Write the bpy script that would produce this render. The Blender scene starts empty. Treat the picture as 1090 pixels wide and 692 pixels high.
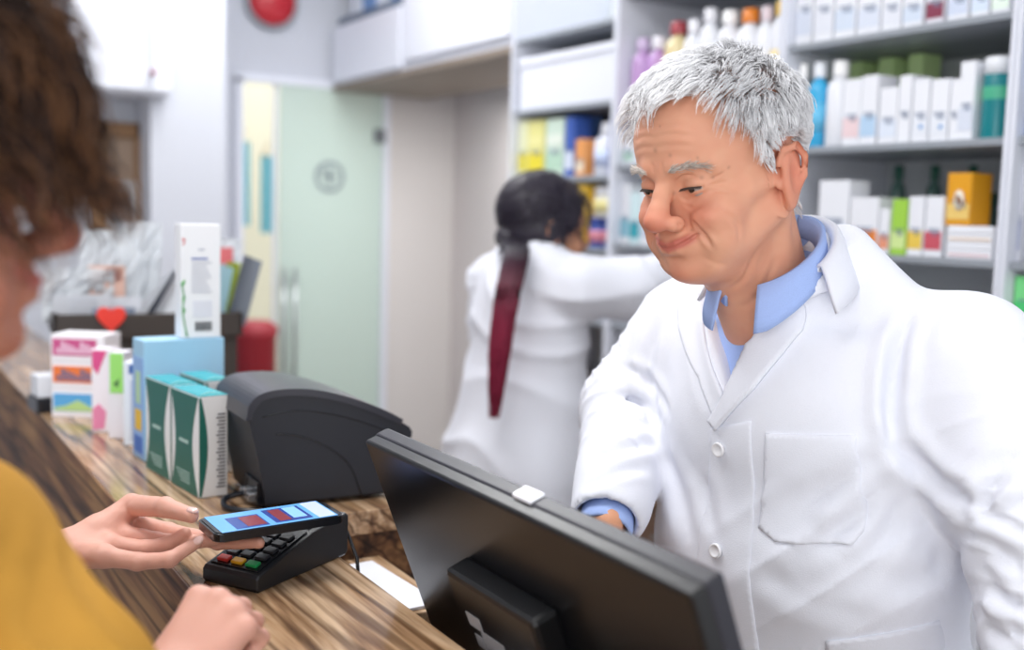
import bpy, bmesh, math, random
import numpy as np
from mathutils import Vector, Matrix, noise
from mathutils.bvhtree import BVHTree
SC = bpy.context.scene
COL = SC.collection
PI = math.pi
# ------------------------------------------------------------------ camera model (1090 x 692)
F = 1150.0
CAMH = 1.5
YAW = math.radians(31.5); PIT = math.atan(118/1150); ROLL = math.radians(1.6)
fwd = Vector((math.sin(YAW)*math.cos(PIT), math.cos(YAW)*math.cos(PIT), -math.sin(PIT)))
_r = Vector((math.cos(YAW), -math.sin(YAW), 0)); _u = _r.cross(fwd)
rgt = _r*math.cos(ROLL) + _u*math.sin(ROLL)
upv = _u*math.cos(ROLL) - _r*math.sin(ROLL)
CP = Vector((0, 0, CAMH))
def ray(x, y): return fwd + rgt*((x-545)/F) - upv*((y-346)/F)
def P(x, y, D): return CP + ray(x, y)*D
def atX(x, y, X): d = ray(x, y); return CP + d*(X/d.x)
def atY(x, y, Y): d = ray(x, y); return CP + d*(Y/d.y)
def atZ(x, y, Z): d = ray(x, y); return CP + d*((Z-CAMH)/d.z)
# ------------------------------------------------------------------ materials
_mats = {}
def srgb(c):
    return tuple(((v/12.92) if v <= .04045 else ((v+.055)/1.055)**2.4) for v in c)
def hexc(h): return srgb(tuple(int(h[i:i+2], 16)/255 for i in (0, 2, 4)))
def mat(name, hexcol, rough=.5, spec=.5, metal=0, bump=0, bscale=200, alpha=1, trans=0, var=0, vscale=8, emit=0, sheen=0, coat=0, sss=0):
    if name in _mats: return _mats[name]
    m = bpy.data.materials.new(name); m.use_nodes = True
    nt = m.node_tree; b = nt.nodes['Principled BSDF']
    c = hexc(hexcol) if isinstance(hexcol, str) else hexcol
    b.inputs['Base Color'].default_value = (*c, 1)
    b.inputs['Roughness'].default_value = rough
    b.inputs['Specular IOR Level'].default_value = spec
    b.inputs['Metallic'].default_value = metal
    b.inputs['Alpha'].default_value = alpha
    b.inputs['Transmission Weight'].default_value = trans
    b.inputs['Coat Weight'].default_value = coat
    if sheen: b.inputs['Sheen Weight'].default_value = sheen
    if sss:
        b.inputs['Subsurface Weight'].default_value = sss
        b.inputs['Subsurface Radius'].default_value = (1, .35, .2)
        b.inputs['Subsurface Scale'].default_value = .008
    if emit:
        b.inputs['Emission Color'].default_value = (*c, 1); b.inputs['Emission Strength'].default_value = emit
    if bump or var:
        tc = nt.nodes.new('ShaderNodeTexCoord')
    if bump:
        n = nt.nodes.new('ShaderNodeTexNoise'); n.inputs['Scale'].default_value = bscale; n.inputs['Detail'].default_value = 3
        nt.links.new(tc.outputs['Object'], n.inputs['Vector'])
        bp = nt.nodes.new('ShaderNodeBump'); bp.inputs['Strength'].default_value = bump; bp.inputs['Distance'].default_value = .002
        nt.links.new(n.outputs['Fac'], bp.inputs['Height']); nt.links.new(bp.outputs['Normal'], b.inputs['Normal'])
    if var:
        n2 = nt.nodes.new('ShaderNodeTexNoise'); n2.inputs['Scale'].default_value = vscale; n2.inputs['Detail'].default_value = 4
        nt.links.new(tc.outputs['Object'], n2.inputs['Vector'])
        hs = nt.nodes.new('ShaderNodeHueSaturation'); hs.inputs['Color'].default_value = (*c, 1)
        mr = nt.nodes.new('ShaderNodeMapRange'); mr.inputs['To Min'].default_value = 1-var; mr.inputs['To Max'].default_value = 1+var
        nt.links.new(n2.outputs['Fac'], mr.inputs['Value']); nt.links.new(mr.outputs['Result'], hs.inputs['Value'])
        nt.links.new(hs.outputs['Color'], b.inputs['Base Color'])
    _mats[name] = m
    return m
def vcol_mat(name, rough=.5, spec=.4, sss=0, bump=0, bscale=400, attr='Col'):
    m = mat(name, 'ffffff', rough, spec, sss=sss, bump=bump, bscale=bscale)
    nt = m.node_tree; a = nt.nodes.new('ShaderNodeVertexColor'); a.layer_name = attr
    nt.links.new(a.outputs['Color'], nt.nodes['Principled BSDF'].inputs['Base Color'])
    return m
# ------------------------------------------------------------------ objects
def tag(o, label=None, cat=None, group=None, kind=None):
    if label: o['label'] = label
    if cat: o['category'] = cat
    if group: o['group'] = group
    if kind: o['kind'] = kind
    return o
def empty(name, loc, rz=0, **kw):
    o = bpy.data.objects.new(name, None); COL.objects.link(o); o.location = loc; o.rotation_euler = (0, 0, rz)
    o.empty_display_size = .05
    return tag(o, **kw)
def link_mesh(name, me, material, parent=None, smooth=False, world=True):
    """links a mesh given in world coordinates; with a parent keeps it in place"""
    o = bpy.data.objects.new(name, me); COL.objects.link(o)
    if material:
        for mm in (material if isinstance(material, (list, tuple)) else [material]): me.materials.append(mm)
    if smooth: me.polygons.foreach_set('use_smooth', [True]*len(me.polygons))
    if parent:
        o.parent = parent
        if world: o.matrix_parent_inverse = wm(parent).inverted()
    return o
def wm(o):
    m = Matrix.LocRotScale(o.location, o.rotation_euler, o.scale)
    if o.parent: m = wm(o.parent) @ o.matrix_parent_inverse @ m
    return m
class MB:
    """collects shapes in a bmesh"""
    def __init__(s): s.bm = bmesh.new()
    def box(s, x0, x1, y0, y1, z0, z1, bev=0, seg=2, M=None, mi=0):
        r = bmesh.ops.create_cube(s.bm, size=1); vs = r['verts']
        for v in vs: v.co = Vector(((x0+x1)/2+v.co.x*(x1-x0), (y0+y1)/2+v.co.y*(y1-y0), (z0+z1)/2+v.co.z*(z1-z0)))
        fs = list({f for v in vs for f in v.link_faces})
        for f in fs: f.material_index = mi
        if bev > 0:
            es = list({e for v in vs for e in v.link_edges})
            rb = bmesh.ops.bevel(s.bm, geom=es, offset=bev, segments=seg, affect='EDGES', profile=.5)
            vs = list({v for f in rb['faces'] for v in f.verts} | {v for v in vs if v.is_valid})
            for f in rb['faces']: f.material_index = mi
        if M is not None:
            for v in vs: v.co = M @ v.co
        return vs
    def lathe(s, prof, seg=24, M=None, mi=0, cap=True):
        rings = []
        for r, z in prof:
            rings.append([s.bm.verts.new((max(r, 1e-5)*math.cos(2*PI*i/seg), max(r, 1e-5)*math.sin(2*PI*i/seg), z)) for i in range(seg)])
        for a, b in zip(rings, rings[1:]):
            for i in range(seg):
                f = s.bm.faces.new((a[i], a[(i+1) % seg], b[(i+1) % seg], b[i])); f.material_index = mi; f.smooth = True
        if cap:
            f = s.bm.faces.new(rings[0][::-1]); f.material_index = mi
            f = s.bm.faces.new(rings[-1]); f.material_index = mi
        if M is not None:
            for R in rings:
                for v in R: v.co = M @ v.co
    def prism(s, pts, a, b, axis='x', M=None, mi=0, bev=0, seg=2):
        """closed outline extruded from a to b along an axis"""
        def mk(p, t):
            if axis == 'x': return (t, p[0], p[1])
            if axis == 'y': return (p[0], t, p[1])
            return (p[0], p[1], t)
        A = [s.bm.verts.new(mk(p, a)) for p in pts]; B = [s.bm.verts.new(mk(p, b)) for p in pts]
        n = len(pts); fs = []
        fs.append(s.bm.faces.new(A)); fs.append(s.bm.faces.new(B[::-1]))
        for i in range(n): fs.append(s.bm.faces.new((A[i], B[i], B[(i+1) % n], A[(i+1) % n])))
        for f in fs: f.material_index = mi
        vs = A+B
        if bev > 0:
            es = list({e for f in fs[:2] for e in f.edges})
            rb = bmesh.ops.bevel(s.bm, geom=es, offset=bev, segments=seg, affect='EDGES', profile=.5)
            vs = list({v for f in rb['faces'] for v in f.verts} | {v for v in vs if v.is_valid})
            for f in rb['faces']: f.material_index = mi
        if M is not None:
            for v in vs: v.co = M @ v.co
    def tube(s, pts, rad, seg=8, mi=0, caps=True):
        pts = [Vector(p) for p in pts]; n = len(pts)
        rads = rad if isinstance(rad, (list, tuple)) else [rad]*n
        prev = None; rings = []
        for i, p in enumerate(pts):
            t = (pts[min(i+1, n-1)]-pts[max(i-1, 0)]).normalized()
            if prev is None:
                a = Vector((0, 0, 1)) if abs(t.z) < .9 else Vector((1, 0, 0)); u = t.cross(a).normalized()
            else:
                u = (prev - t*prev.dot(t)).normalized()
            prev = u; w = t.cross(u)
            rings.append([s.bm.verts.new(p+(u*math.cos(2*PI*k/seg)+w*math.sin(2*PI*k/seg))*rads[i]) for k in range(seg)])
        for a, b in zip(rings, rings[1:]):
            for k in range(seg):
                f = s.bm.faces.new((a[k], a[(k+1) % seg], b[(k+1) % seg], b[k])); f.smooth = True; f.material_index = mi
        if caps:
            f = s.bm.faces.new(rings[0][::-1]); f.material_index = mi
            f = s.bm.faces.new(rings[-1]); f.material_index = mi
    def quad(s, a, b, c, d, mi=0):
        f = s.bm.faces.new([s.bm.verts.new(p) for p in (a, b, c, d)]); f.material_index = mi
    def build(s, name, material, parent=None, world=True, **kw):
        bmesh.ops.recalc_face_normals(s.bm, faces=s.bm.faces)
        me = bpy.data.meshes.new(name); s.bm.to_mesh(me); s.bm.free()
        o = link_mesh(name, me, material, parent, world=world)
        return tag(o, **kw)
def smooth_path(pts, n=8):
    """Catmull-Rom through the points"""
    pts = [Vector(p) for p in pts]; q = [pts[0]*2-pts[1]]+pts+[pts[-1]*2-pts[-2]]; out = []
    for i in range(1, len(q)-2):
        for k in range(n):
            t = k/n; a, b, c, d = q[i-1:i+3]
            out.append(.5*((2*b)+(c-a)*t+(2*a-5*b+4*c-d)*t*t+(3*b-a-3*c+d)*t**3))
    out.append(pts[-1]); return out
# ------------------------------------------------------------------ distance fields -> one continuous skin
class Field:
    def __init__(s, lo, hi, h):
        s.h = h; s.lo = np.array(lo, float); n = np.ceil((np.array(hi)-s.lo)/h).astype(int)+1; s.n = n
        s.ax = [ (s.lo[i]+h*np.arange(n[i])).astype(np.float32) for i in range(3)]
        s.f = np.full(tuple(n), .5, np.float32)
    def sub_(s, lo, hi, pad):
        sl = []
        for i in range(3):
            a = int(max(0, math.floor((lo[i]-pad-s.lo[i])/s.h))); b = int(min(s.n[i], math.ceil((hi[i]+pad-s.lo[i])/s.h)+1))
            if b <= a: return None, None
            sl.append(slice(a, b))
        g = (s.ax[0][sl[0]][:, None, None], s.ax[1][sl[1]][None, :, None], s.ax[2][sl[2]][None, None, :])
        return tuple(sl), g
    def comb(s, sl, d, k, op):
        a = s.f[sl]
        if op == 'sub': a, d = -a, d
        if k <= 0: r = np.minimum(a, d)
        else:
            h = np.clip(.5+.5*(a-d)/k, 0, 1); r = a+(d-a)*h - k*h*(1-h)
        s.f[sl] = -r if op == 'sub' else r
    def cap(s, a, b, ra, rb=None, k=.01, op='add', flat=None):
        rb = ra if rb is None else rb; a = np.array(a, float); b = np.array(b, float); m = max(ra, rb)
        sl, g = s.sub_(np.minimum(a, b)-m, np.maximum(a, b)+m, k+4*s.h)
        if sl is None: return
        ba = b-a; L = max(float(ba@ba), 1e-12)
        px, py, pz = g[0]-a[0], g[1]-a[1], g[2]-a[2]
        t = np.clip((px*ba[0]+py*ba[1]+pz*ba[2])/L, 0, 1)
        qx, qy, qz = px-t*ba[0], py-t*ba[1], pz-t*ba[2]
        if flat is not None:   # flattened along a unit direction by a factor
            fd, ff = flat; dd = qx*fd[0]+qy*fd[1]+qz*fd[2]
            e = (1/ff-1)*dd; qx = qx+e*fd[0]; qy = qy+e*fd[1]; qz = qz+e*fd[2]
            d = (np.sqrt(qx*qx+qy*qy+qz*qz)-(ra+(rb-ra)*t))*min(1, max(ff, .5))
        else: d = np.sqrt(qx*qx+qy*qy+qz*qz)-(ra+(rb-ra)*t)
        s.comb(sl, d.astype(np.float32), k, op)
    def chain(s, pts, rads, k=.01, op='add', flat=None):
        for i in range(len(pts)-1): s.cap(pts[i], pts[i+1], rads[i], rads[i+1], k, op, flat)
    def ell(s, c, r, k=.01, op='add', R=None):
        c = np.array(c, float); r = np.array(r, float)*np.ones(3); m = float(r.max())
        if R is None: sl, g = s.sub_(c-r, c+r, k+4*s.h)
        else: sl, g = s.sub_(c-m, c+m, k+4*s.h)
        if sl is None: return
        p = [g[0]-c[0], g[1]-c[1], g[2]-c[2]]
        if R is not None:
            R = np.array(R); p = [p[0]*R[0, i]+p[1]*R[1, i]+p[2]*R[2, i] for i in range(3)]
        k0 = np.sqrt((p[0]/r[0])**2+(p[1]/r[1])**2+(p[2]/r[2])**2)
        k1 = np.sqrt((p[0]/r[0]**2)**2+(p[1]/r[1]**2)**2+(p[2]/r[2]**2)**2)+1e-9
        s.comb(sl, (k0*(k0-1)/k1).astype(np.float32), k, op)
    def plane(s, p, n, k=.005):
        """keeps the side the normal points away from"""
        n = np.array(n, float); n /= np.linalg.norm(n)
        d = (s.ax[0][:, None, None]-p[0])*n[0]+(s.ax[1][None, :, None]-p[1])*n[1]+(s.ax[2][None, None, :]-p[2])*n[2]
        s.comb((slice(None),)*3, (-d).astype(np.float32), k, 'sub')
    def mesh(s, smooth=2):
        f = s.f; h = s.h
        S = f < 0
        c = np.zeros(tuple(np.array(f.shape)-1), np.uint8)
        for dx in (0, 1):
            for dy in (0, 1):
                for dz in (0, 1): c += S[dx:f.shape[0]-1+dx, dy:f.shape[1]-1+dy, dz:f.shape[2]-1+dz]
        I, J, K = np.nonzero((c > 0) & (c < 8))
        idx = np.full(c.shape, -1, np.int32); idx[I, J, K] = np.arange(len(I))
        V = {}
        for dx in (0, 1):
            for dy in (0, 1):
                for dz in (0, 1): V[dx, dy, dz] = f[I+dx, J+dy, K+dz]
        acc = np.zeros((len(I), 3)); cnt = np.zeros(len(I))
        for a in V:
            for ax in range(3):
                if a[ax]: continue
                b = list(a); b[ax] = 1; b = tuple(b)
                m = (V[a] < 0) != (V[b] < 0)
                t = np.where(m, V[a]/np.where(m, V[a]-V[b], 1), 0)
                for q in range(3): acc[:, q] += np.where(m, a[q]+(t if q == ax else 0), 0)
                cnt += m
        pos = acc/cnt[:, None]+np.stack([I, J, K], 1)
        pos = pos*h+s.lo
        quads = []
        for ax in range(3):
            o = [1 if q == ax else 0 for q in range(3)]
            A = S[:f.shape[0]-o[0], :f.shape[1]-o[1], :f.shape[2]-o[2]]; B = S[o[0]:, o[1]:, o[2]:]
            i = np.array(np.nonzero(A != B)); u, w = [(1, 2), (2, 0), (0, 1)][ax]
            ok = (i[u] > 0) & (i[w] > 0) & (i[u] < c.shape[u]) & (i[w] < c.shape[w]) & (i[ax] < c.shape[ax]); i = i[:, ok]
            sg = A[i[0], i[1], i[2]]
            def g(du, dw):
                j = i.copy(); j[u] += du; j[w] += dw; return idx[j[0], j[1], j[2]]
            q = np.stack([g(-1, -1), g(0, -1), g(0, 0), g(-1, 0)], 1)
            q[~sg] = q[~sg][:, ::-1]; quads.append(q)
        Q = np.concatenate(quads); Q = Q[(Q >= 0).all(1)]
        E = np.concatenate([Q[:, [0, 1]], Q[:, [1, 2]], Q[:, [2, 3]], Q[:, [3, 0]]])
        deg = np.bincount(E.ravel(), minlength=len(pos)).astype(float)+1e-9
        for it in range(smooth):
            av = np.stack([np.bincount(E[:, 0], pos[E[:, 1], q], len(pos))+np.bincount(E[:, 1], pos[E[:, 0], q], len(pos)) for q in range(3)], 1)/deg[:, None]
            pos = pos+(av-pos)*.5
        return pos, Q
def np_mesh(name, pos, Q, col=None):
    me = bpy.data.meshes.new(name); n = Q.shape[1]
    me.vertices.add(len(pos)); me.vertices.foreach_set('co', np.asarray(pos, np.float32).ravel())
    me.loops.add(Q.size); me.loops.foreach_set('vertex_index', Q.ravel().astype(np.int32))
    me.polygons.add(len(Q)); me.polygons.foreach_set('loop_start', np.arange(len(Q), dtype=np.int32)*n)
    try: me.polygons.foreach_set('loop_total', np.full(len(Q), n, np.int32))
    except Exception: pass
    me.update(calc_edges=True); me.validate()
    me.polygons.foreach_set('use_smooth', np.ones(len(me.polygons), bool))
    if col is not None:
        a = me.color_attributes.new('Col', 'FLOAT_COLOR', 'POINT')
        c4 = np.concatenate([col, np.ones((len(col), 1))], 1); a.data.foreach_set('color', c4.astype(np.float32).ravel())
    return me
def snoise(p, scale, seed=0, octs=2):
    """cheap smooth numpy noise, about -1..1"""
    rs = np.random.RandomState(seed); out = np.zeros(len(p)); amp = 1; tot = 0
    for o in range(octs):
        for j in range(4):
            d = rs.normal(size=3); d /= np.linalg.norm(d); ph = rs.uniform(0, 6.28, 2)
            d2 = rs.normal(size=3); d2 /= np.linalg.norm(d2)
            out += amp*.5*np.sin(scale*(p@d)+ph[0]+1.7*np.sin(scale*.6*(p@d2)+ph[1]))
        tot += amp; amp *= .5; scale *= 2.1
    return out/tot
def normals(pos, Q):
    n = np.cross(pos[Q[:, 2]]-pos[Q[:, 0]], pos[Q[:, 3]]-pos[Q[:, 1]]); N = np.zeros_like(pos)
    for c in range(4):
        for q in range(3): N[:, q] += np.bincount(Q[:, c], n[:, q], len(pos))
    return N/(np.linalg.norm(N, axis=1)[:, None]+1e-12)
def strands(name, roots, paths, rad, material, parent, seg=3, cols=None):
    """many hairs (each a thin tapering tube) gathered in one hair mesh: paths is (n, m, 3)"""
    paths = np.asarray(paths, float); n, m, _ = paths.shape
    t = np.gradient(paths, axis=1); t /= np.linalg.norm(t, axis=2)[..., None]+1e-9
    a = np.array([.31, .17, .93]); u = np.cross(t, a); u /= np.linalg.norm(u, axis=2)[..., None]+1e-9; w = np.cross(t, u)
    rr = np.asarray(rad)
    if rr.ndim == 0: rr = rr*np.ones(n)
    tp = np.sin(np.clip(np.linspace(.25, 1.0, m), 0, 1)*PI)**.5; tp[-1] = .15
    R = rr[:, None]*tp[None, :]
    ang = 2*PI*np.arange(seg)/seg
    V = paths[:, :, None, :]+R[..., None, None]*(u[:, :, None, :]*np.cos(ang)[None, None, :, None]+w[:, :, None, :]*np.sin(ang)[None, None, :, None])
    base = (np.arange(n)*m*seg)[:, None, None]; i = np.arange(m-1)[None, :, None]; k = np.arange(seg)[None, None, :]; k2 = (k+1) % seg
    Q = np.stack([base+i*seg+k, base+i*seg+k2, base+(i+1)*seg+k2, base+(i+1)*seg+k], -1).reshape(-1, 4)
    col = None
    if cols is not None: col = np.repeat(np.repeat(cols[:, None, :] if cols.ndim == 2 else cols, 1 if cols.ndim == 3 else m, 1).reshape(n*m, 3), seg, 0)
    me = np_mesh(name, V.reshape(-1, 3), Q, col)
    return link_mesh(name, me, material, parent)
def npv(v): return np.array(v[:], float)
def rotm(fw, up):
    """columns: +X (figure's right), +Y forward, +Z up"""
    fw = Vector(fw).normalized(); x = fw.cross(Vector(up)).normalized(); z = x.cross(fw)
    return np.array([x[:], fw[:], z[:]]).T
def yawdir(deg):
    """horizontal direction that faces the camera at 0 and turns to the picture's left side"""
    a = math.radians(deg); f0 = Vector((-math.sin(YAW), -math.cos(YAW), 0)); l = Vector((-math.cos(YAW), math.sin(YAW), 0))
    return f0*math.cos(a)+l*math.sin(a)
def head_rot(yaw, pitch, roll=0):
    f = yawdir(yaw); p = math.radians(pitch); up = Vector((0, 0, 1))
    fw = f*math.cos(p)-up*math.sin(p); u = up*math.cos(p)+f*math.sin(p)
    u = Matrix.Rotation(math.radians(roll), 3, fw) @ u
    return rotm(fw, u)
def both(fn):
    for s in (-1, 1): fn(s)
def sculpt_head(h=.0019, old=True, full=True, fem=False, closed=.75):
    """head in its own frame: +Y the face, origin between the ears at eye height"""
    B = Field((-.092, -.125, -.225), (.092, .142, .135), h)
    B.ell((0, -.012, .038), (.077, .099, .084), .01)                # skull
    B.ell((0, .028, -.028), (.064, .060, .088), .03)                # face
    B.ell((0, .048, .045), (.060, .045, .050), .03)                 # forehead
    B.ell((0, .03, -.075), (.047, .052, .042), .02)
    both(lambda s: B.cap((s*.058, -.008, -.050), (s*.026, .066, -.098), .020, .018, .022))   # jaw
    B.ell((0, .080, -.102), (.021, .017, .017), .016)               # chin
    both(lambda s: B.ell((s*.043, .058, -.036), (.026, .026, .027), .014))     # cheeks
    both(lambda s: B.ell((s*.040, .062, -.066), (.022, .024, .028), .014))     # jowls
    both(lambda s: B.cap((s*.062, .030, -.018), (s*.067, -.005, -.012), .012, .010, .016))
    B.cap((-.016, .087, .018), (.016, .087, .018), .010, .010, .014)
    both(lambda s: B.cap((s*.018, .088, .020), (s*.050, .066, .018), .0095, .008, .010))     # brow ridge
    both(lambda s: B.ell((s*.031, .099, .000), (.017, .017, .0125), .010, 'sub'))            # sockets
    both(lambda s: B.ell((s*.032, .0745, .000), (.0158, .0158, .0145), .005))                # lids over the eyes
    B.chain([(0, .090, .014), (0, .1005, -.008), (0, .1100, -.024), (0, .1140, -.033)], [.0080, .0088, .0105, .0125], .008)   # nose
    B.ell((0, .1160, -.0350), (.0148, .0125, .0125), .006)
    both(lambda s: B.ell((s*.0155, .1045, -.041), (.0088, .0120, .0092), .005))
    both(lambda s: B.ell((s*.0075, .111, -.051), (.0038, .006, .0045), .002, 'sub'))
    both(lambda s: B.cap((s*.0225, .1035, -.043), (s*.0215, .111, -.036), .0008, .0006, .003, 'sub'))
    B.ell((0, .082, -.068), (.030, .022, .024), .012)               # mouth mound
    B.cap((0, .108, -.053), (0, .106, -.062), .0022, .0028, .004, 'sub')
    # lips, curved up at the corners
    both(lambda s: B.chain([(0, .1030, -.0660), (s*.010, .1020, -.0648), (s*.022, .0945, -.0605), (s*.0350, .0795, -.0530)], [.0028, .0029, .0023, .0012], .004))
    both(lambda s: B.chain([(0, .1005, -.0750), (s*.010, .0990, -.0740), (s*.021, .0925, -.0680), (s*.0330, .0805, -.0560)], [.0036, .0034, .0027, .0012], .004))
    both(lambda s: B.chain([(0, .1060, -.0702), (s*.011, .1045, -.0692), (s*.022, .0970, -.0640), (s*.0340, .0830, -.0550), (s*.0395, .0760, -.0485)], [.0014, .0016, .0019, .0022, .0012], .0018, 'sub'))
    B.ell((0, .100, -.0865), (.016, .006, .004), .006, 'sub')
    if old:
        both(lambda s: B.ell((s*.040, .0745, -.0440), (.017, .015, .014), .008))
        B.ell((0, .040, -.112), (.034, .032, .016), .02)            # under the chin
    # lid slits: gaze lowered
    both(lambda s: B.chain([(s*.0195, .0885, -.0045), (s*.026, .0905, -.0045+.0006*0), (s*.032, .0905, -.0045), (s*.038, .0885, -.0040), (s*.0440, .0820, -.0035)], [.0012, .0026, .0031, .0028, .0014], .0008, 'sub'))
    # ears
    def ear(s):
        R = np.array(Matrix.Rotation(s*math.radians(-22), 3, 'Z') @ Matrix.Rotation(math.radians(12), 3, 'X'))
        B.ell((s*.080, -.020, -.012), (.0085, .0185, .0310), .004, R=R)
        B.ell((s*.0900, -.017, -.008), (.0045, .0100, .0180), .003, 'sub', R=R)
        B.chain([(s*.079, -.004, .004), (s*.084, -.010, .017), (s*.089, -.026, .018), (s*.0905, -.036, .006), (s*.087, -.034, -.012), (s*.080, -.020, -.033)], [.003, .0034, .0036, .0036, .0034, .0044], .003)
        B.ell((s*.0790, -.014, -.036), (.0055, .0075, .0085), .004)
        B.ell((s*.079, -.002, -.014), (.0040, .0045, .0060), .003)
        B.chain([(s*.084, -.024, .008), (s*.0855, -.028, -.006), (s*.082, -.022, -.018)], [.0022]*3, .002)
        B.ell((s*.0800, -.010, -.014), (.006, .004, .006), .002, 'sub')
    if full: both(ear)
    if full: both(lambda s: B.ell((s*.0805, -.026, .004), (.0045, .0120, .0135), .003))
    both(lambda s: B.ell((s*.0400, .0770, -.0380), (.017, .015, .013), .007))
    # neck
    B.cap((0, -.030, -.05), (0, -.072, -.30), .056, .054, .03)
    B.cap((0, .010, -.085), (0, -.060, -.26), .036, .036, .03)
    both(lambda s: B.cap((s*.058, -.025, -.045), (s*.022, -.038, -.22), .011, .011, .012))
    B.plane((0, 0, -.215), (0, 0, -1), .002)
    pos, Q = B.mesh(2)
    z = pos[:, 2]; lo = np.clip(-z/.03, 0, 1)*np.clip((z+.17)/.05, 0, 1)
    pos[:, 2] = np.where(z < 0, z*(1-.07*lo), z)
    if full:   # larger, lower ears
        w = np.clip((np.abs(pos[:, 0])-.074)/.006, 0, 1)*(pos[:, 2] > -.06)*(pos[:, 1] < .012)*(pos[:, 2] < .04)
        c = np.array((0, -.012, -.010)); q = (pos-c)*np.array((1, 1.15, 1.18))+c-np.array((0, 0, .006)); pos = pos*(1-w[:, None])+q*w[:, None]
    return pos, Q
def crease3(pos, Q, lines):
    bv = BVHTree.FromPolygons([tuple(v) for v in pos], [tuple(w) for w in Q]); N = normals(pos, Q); D = np.zeros(len(pos))
    for P3, wd, dep in lines:
        for s in (-1, 1):
            pts = [bv.find_nearest(Vector((p[0]*s, p[1], p[2])))[0] for p in P3]
            pts = np.array([tuple(v) for v in smooth_path(pts, 5)]); best = np.full(len(pos), 9.); tt = np.zeros(len(pos)); n = len(pts)-1
            m = np.nonzero(((pos > pts.min(0)-4*wd) & (pos < pts.max(0)+4*wd)).all(1))[0]; p = pos[m]; best = np.full(len(p), 9.); tt = np.zeros(len(p))
            for i in range(n):
                a = pts[i]; ab = pts[i+1]-a; t = np.clip((p-a)@ab/max(ab@ab, 1e-12), 0, 1); dd = np.linalg.norm(p-a-t[:, None]*ab, axis=1)
                u = dd < best; best = np.where(u, dd, best); tt = np.where(u, (i+t)/n, tt)
            env = np.clip(np.sin((tt*.9+.05)*PI)*1.5, 0, 1)
            D[m] = np.minimum(D[m], 0)+dep*env*(-np.exp(-(best/wd)**2)+.4*np.exp(-((best-2*wd)/wd)**2)) if False else D[m]+dep*env*(-np.exp(-(best/wd)**2)+.4*np.exp(-((best-2*wd)/wd)**2))
            if all(abs(p[0]) < 1e-6 for p in P3): break
    return pos+N*D[:, None]
OLD_LINES = [
 ([(.022, .104, -.036), (.031, .099, -.046), (.040, .088, -.056), (.044, .080, -.068)], .0030, .0030),
 ([(.050, .070, -.030), (.056, .060, -.048), (.054, .058, -.066)], .0035, .0014),
 ([(.015, .090, -.011), (.026, .092, -.0165), (.038, .088, -.0155), (.046, .080, -.009)], .0022, .0013),
 ([(.017, .090, -.018), (.028, .090, -.024), (.040, .084, -.023)], .0025, .0009),
 ([(.016, .090, .0085), (.030, .092, .0105), (.045, .080, .0045)], .0018, .0014),
 ([(.048, .078, .002), (.060, .062, .008)], .0018, .0010), ([(.049, .078, -.003), (.062, .060, -.003)], .0018, .0011), ([(.048, .078, -.008), (.060, .062, -.015)], .0018, .0010),
 ([(.006, .10, .018), (.007, .10, .030)], .0020, .0010),
 ([(.0, .1, .046), (.020, .1, .047), (.045, .09, .043)], .0024, .0006), ([(.0, .1, .058), (.022, .1, .060), (.048, .09, .054)], .0024, .0006), ([(.0, .1, .070), (.02, .1, .071), (.04, .09, .068)], .0024, .0005),
 ([(.030, .075, -.080), (.040, .066, -.088)], .003, .0008),
 ([(.06, .02, -.09), (.045, .03, -.125), (.02, .04, -.14)], .004, .0012), ([(.06, -.01, -.11), (.045, .01, -.145), (.02, .02, -.16)], .004, .0012)]
def skin_colors(p, base, warm, lip, seed=1, spots=0):
    """complexion in the head frame"""
    g = lambda c, r: np.exp(-(((p[:, 0:3]-np.array(c))/np.array(r))**2).sum(1))
    n = snoise(p, 90, seed)*.5+snoise(p, 260, seed+1)*.25
    C = np.ones((len(p), 3))*np.array(base)
    m = np.clip(.25+.35*n, 0, 1)*.5
    ax = p.copy(); ax[:, 0] = abs(ax[:, 0]); q = ax
    g2 = lambda c, r: np.exp(-(((q-np.array(c))/np.array(r))**2).sum(1))
    m = m+.85*g2((.0, .118, -.036), (.018, .018, .016))+.45*g2((.040, .085, -.030), (.020, .03, .018))+.5*g2((.085, -.02, -.01), (.02, .03, .045))+.3*g2((0, .09, -.1), (.02, .03, .012))
    m = np.clip(m, 0, 1)[:, None]
    C = C*(1-m)+np.array(warm)*m
    zl = -.0650+q[:, 0]*.30
    l = np.clip(1.15*np.exp(-((q[:, 2]-zl)/.0062)**4)*np.exp(-(q[:, 0]/.030)**6)*(q[:, 1] > .083), 0, 1)[:, None]*.75
    C = C*(1-l)+np.array(lip)*l
    if spots:
        mole = np.exp(-((p-np.array((-.058, .062, .056)))**2).sum(1)/.0028**2)[:, None]*.6
        C = C*(1-mole)+np.array((.16, .07, .04))*mole
    if spots:
        rs = np.random.RandomState(7)
        for i in range(spots):
            a = rs.uniform(-1.6, 1.6); z = rs.uniform(-.06, .09)
            c = np.array((.066*math.sin(a), .085*math.cos(a)+.005, z)); r = rs.uniform(.0012, .0030)
            d2 = ((p-c)**2).sum(1); j = d2.argmin(); c = p[j]; d2 = ((p-c)**2).sum(1)
            C *= (1-.28*np.exp(-d2/r**2))[:, None]
    return C
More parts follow.
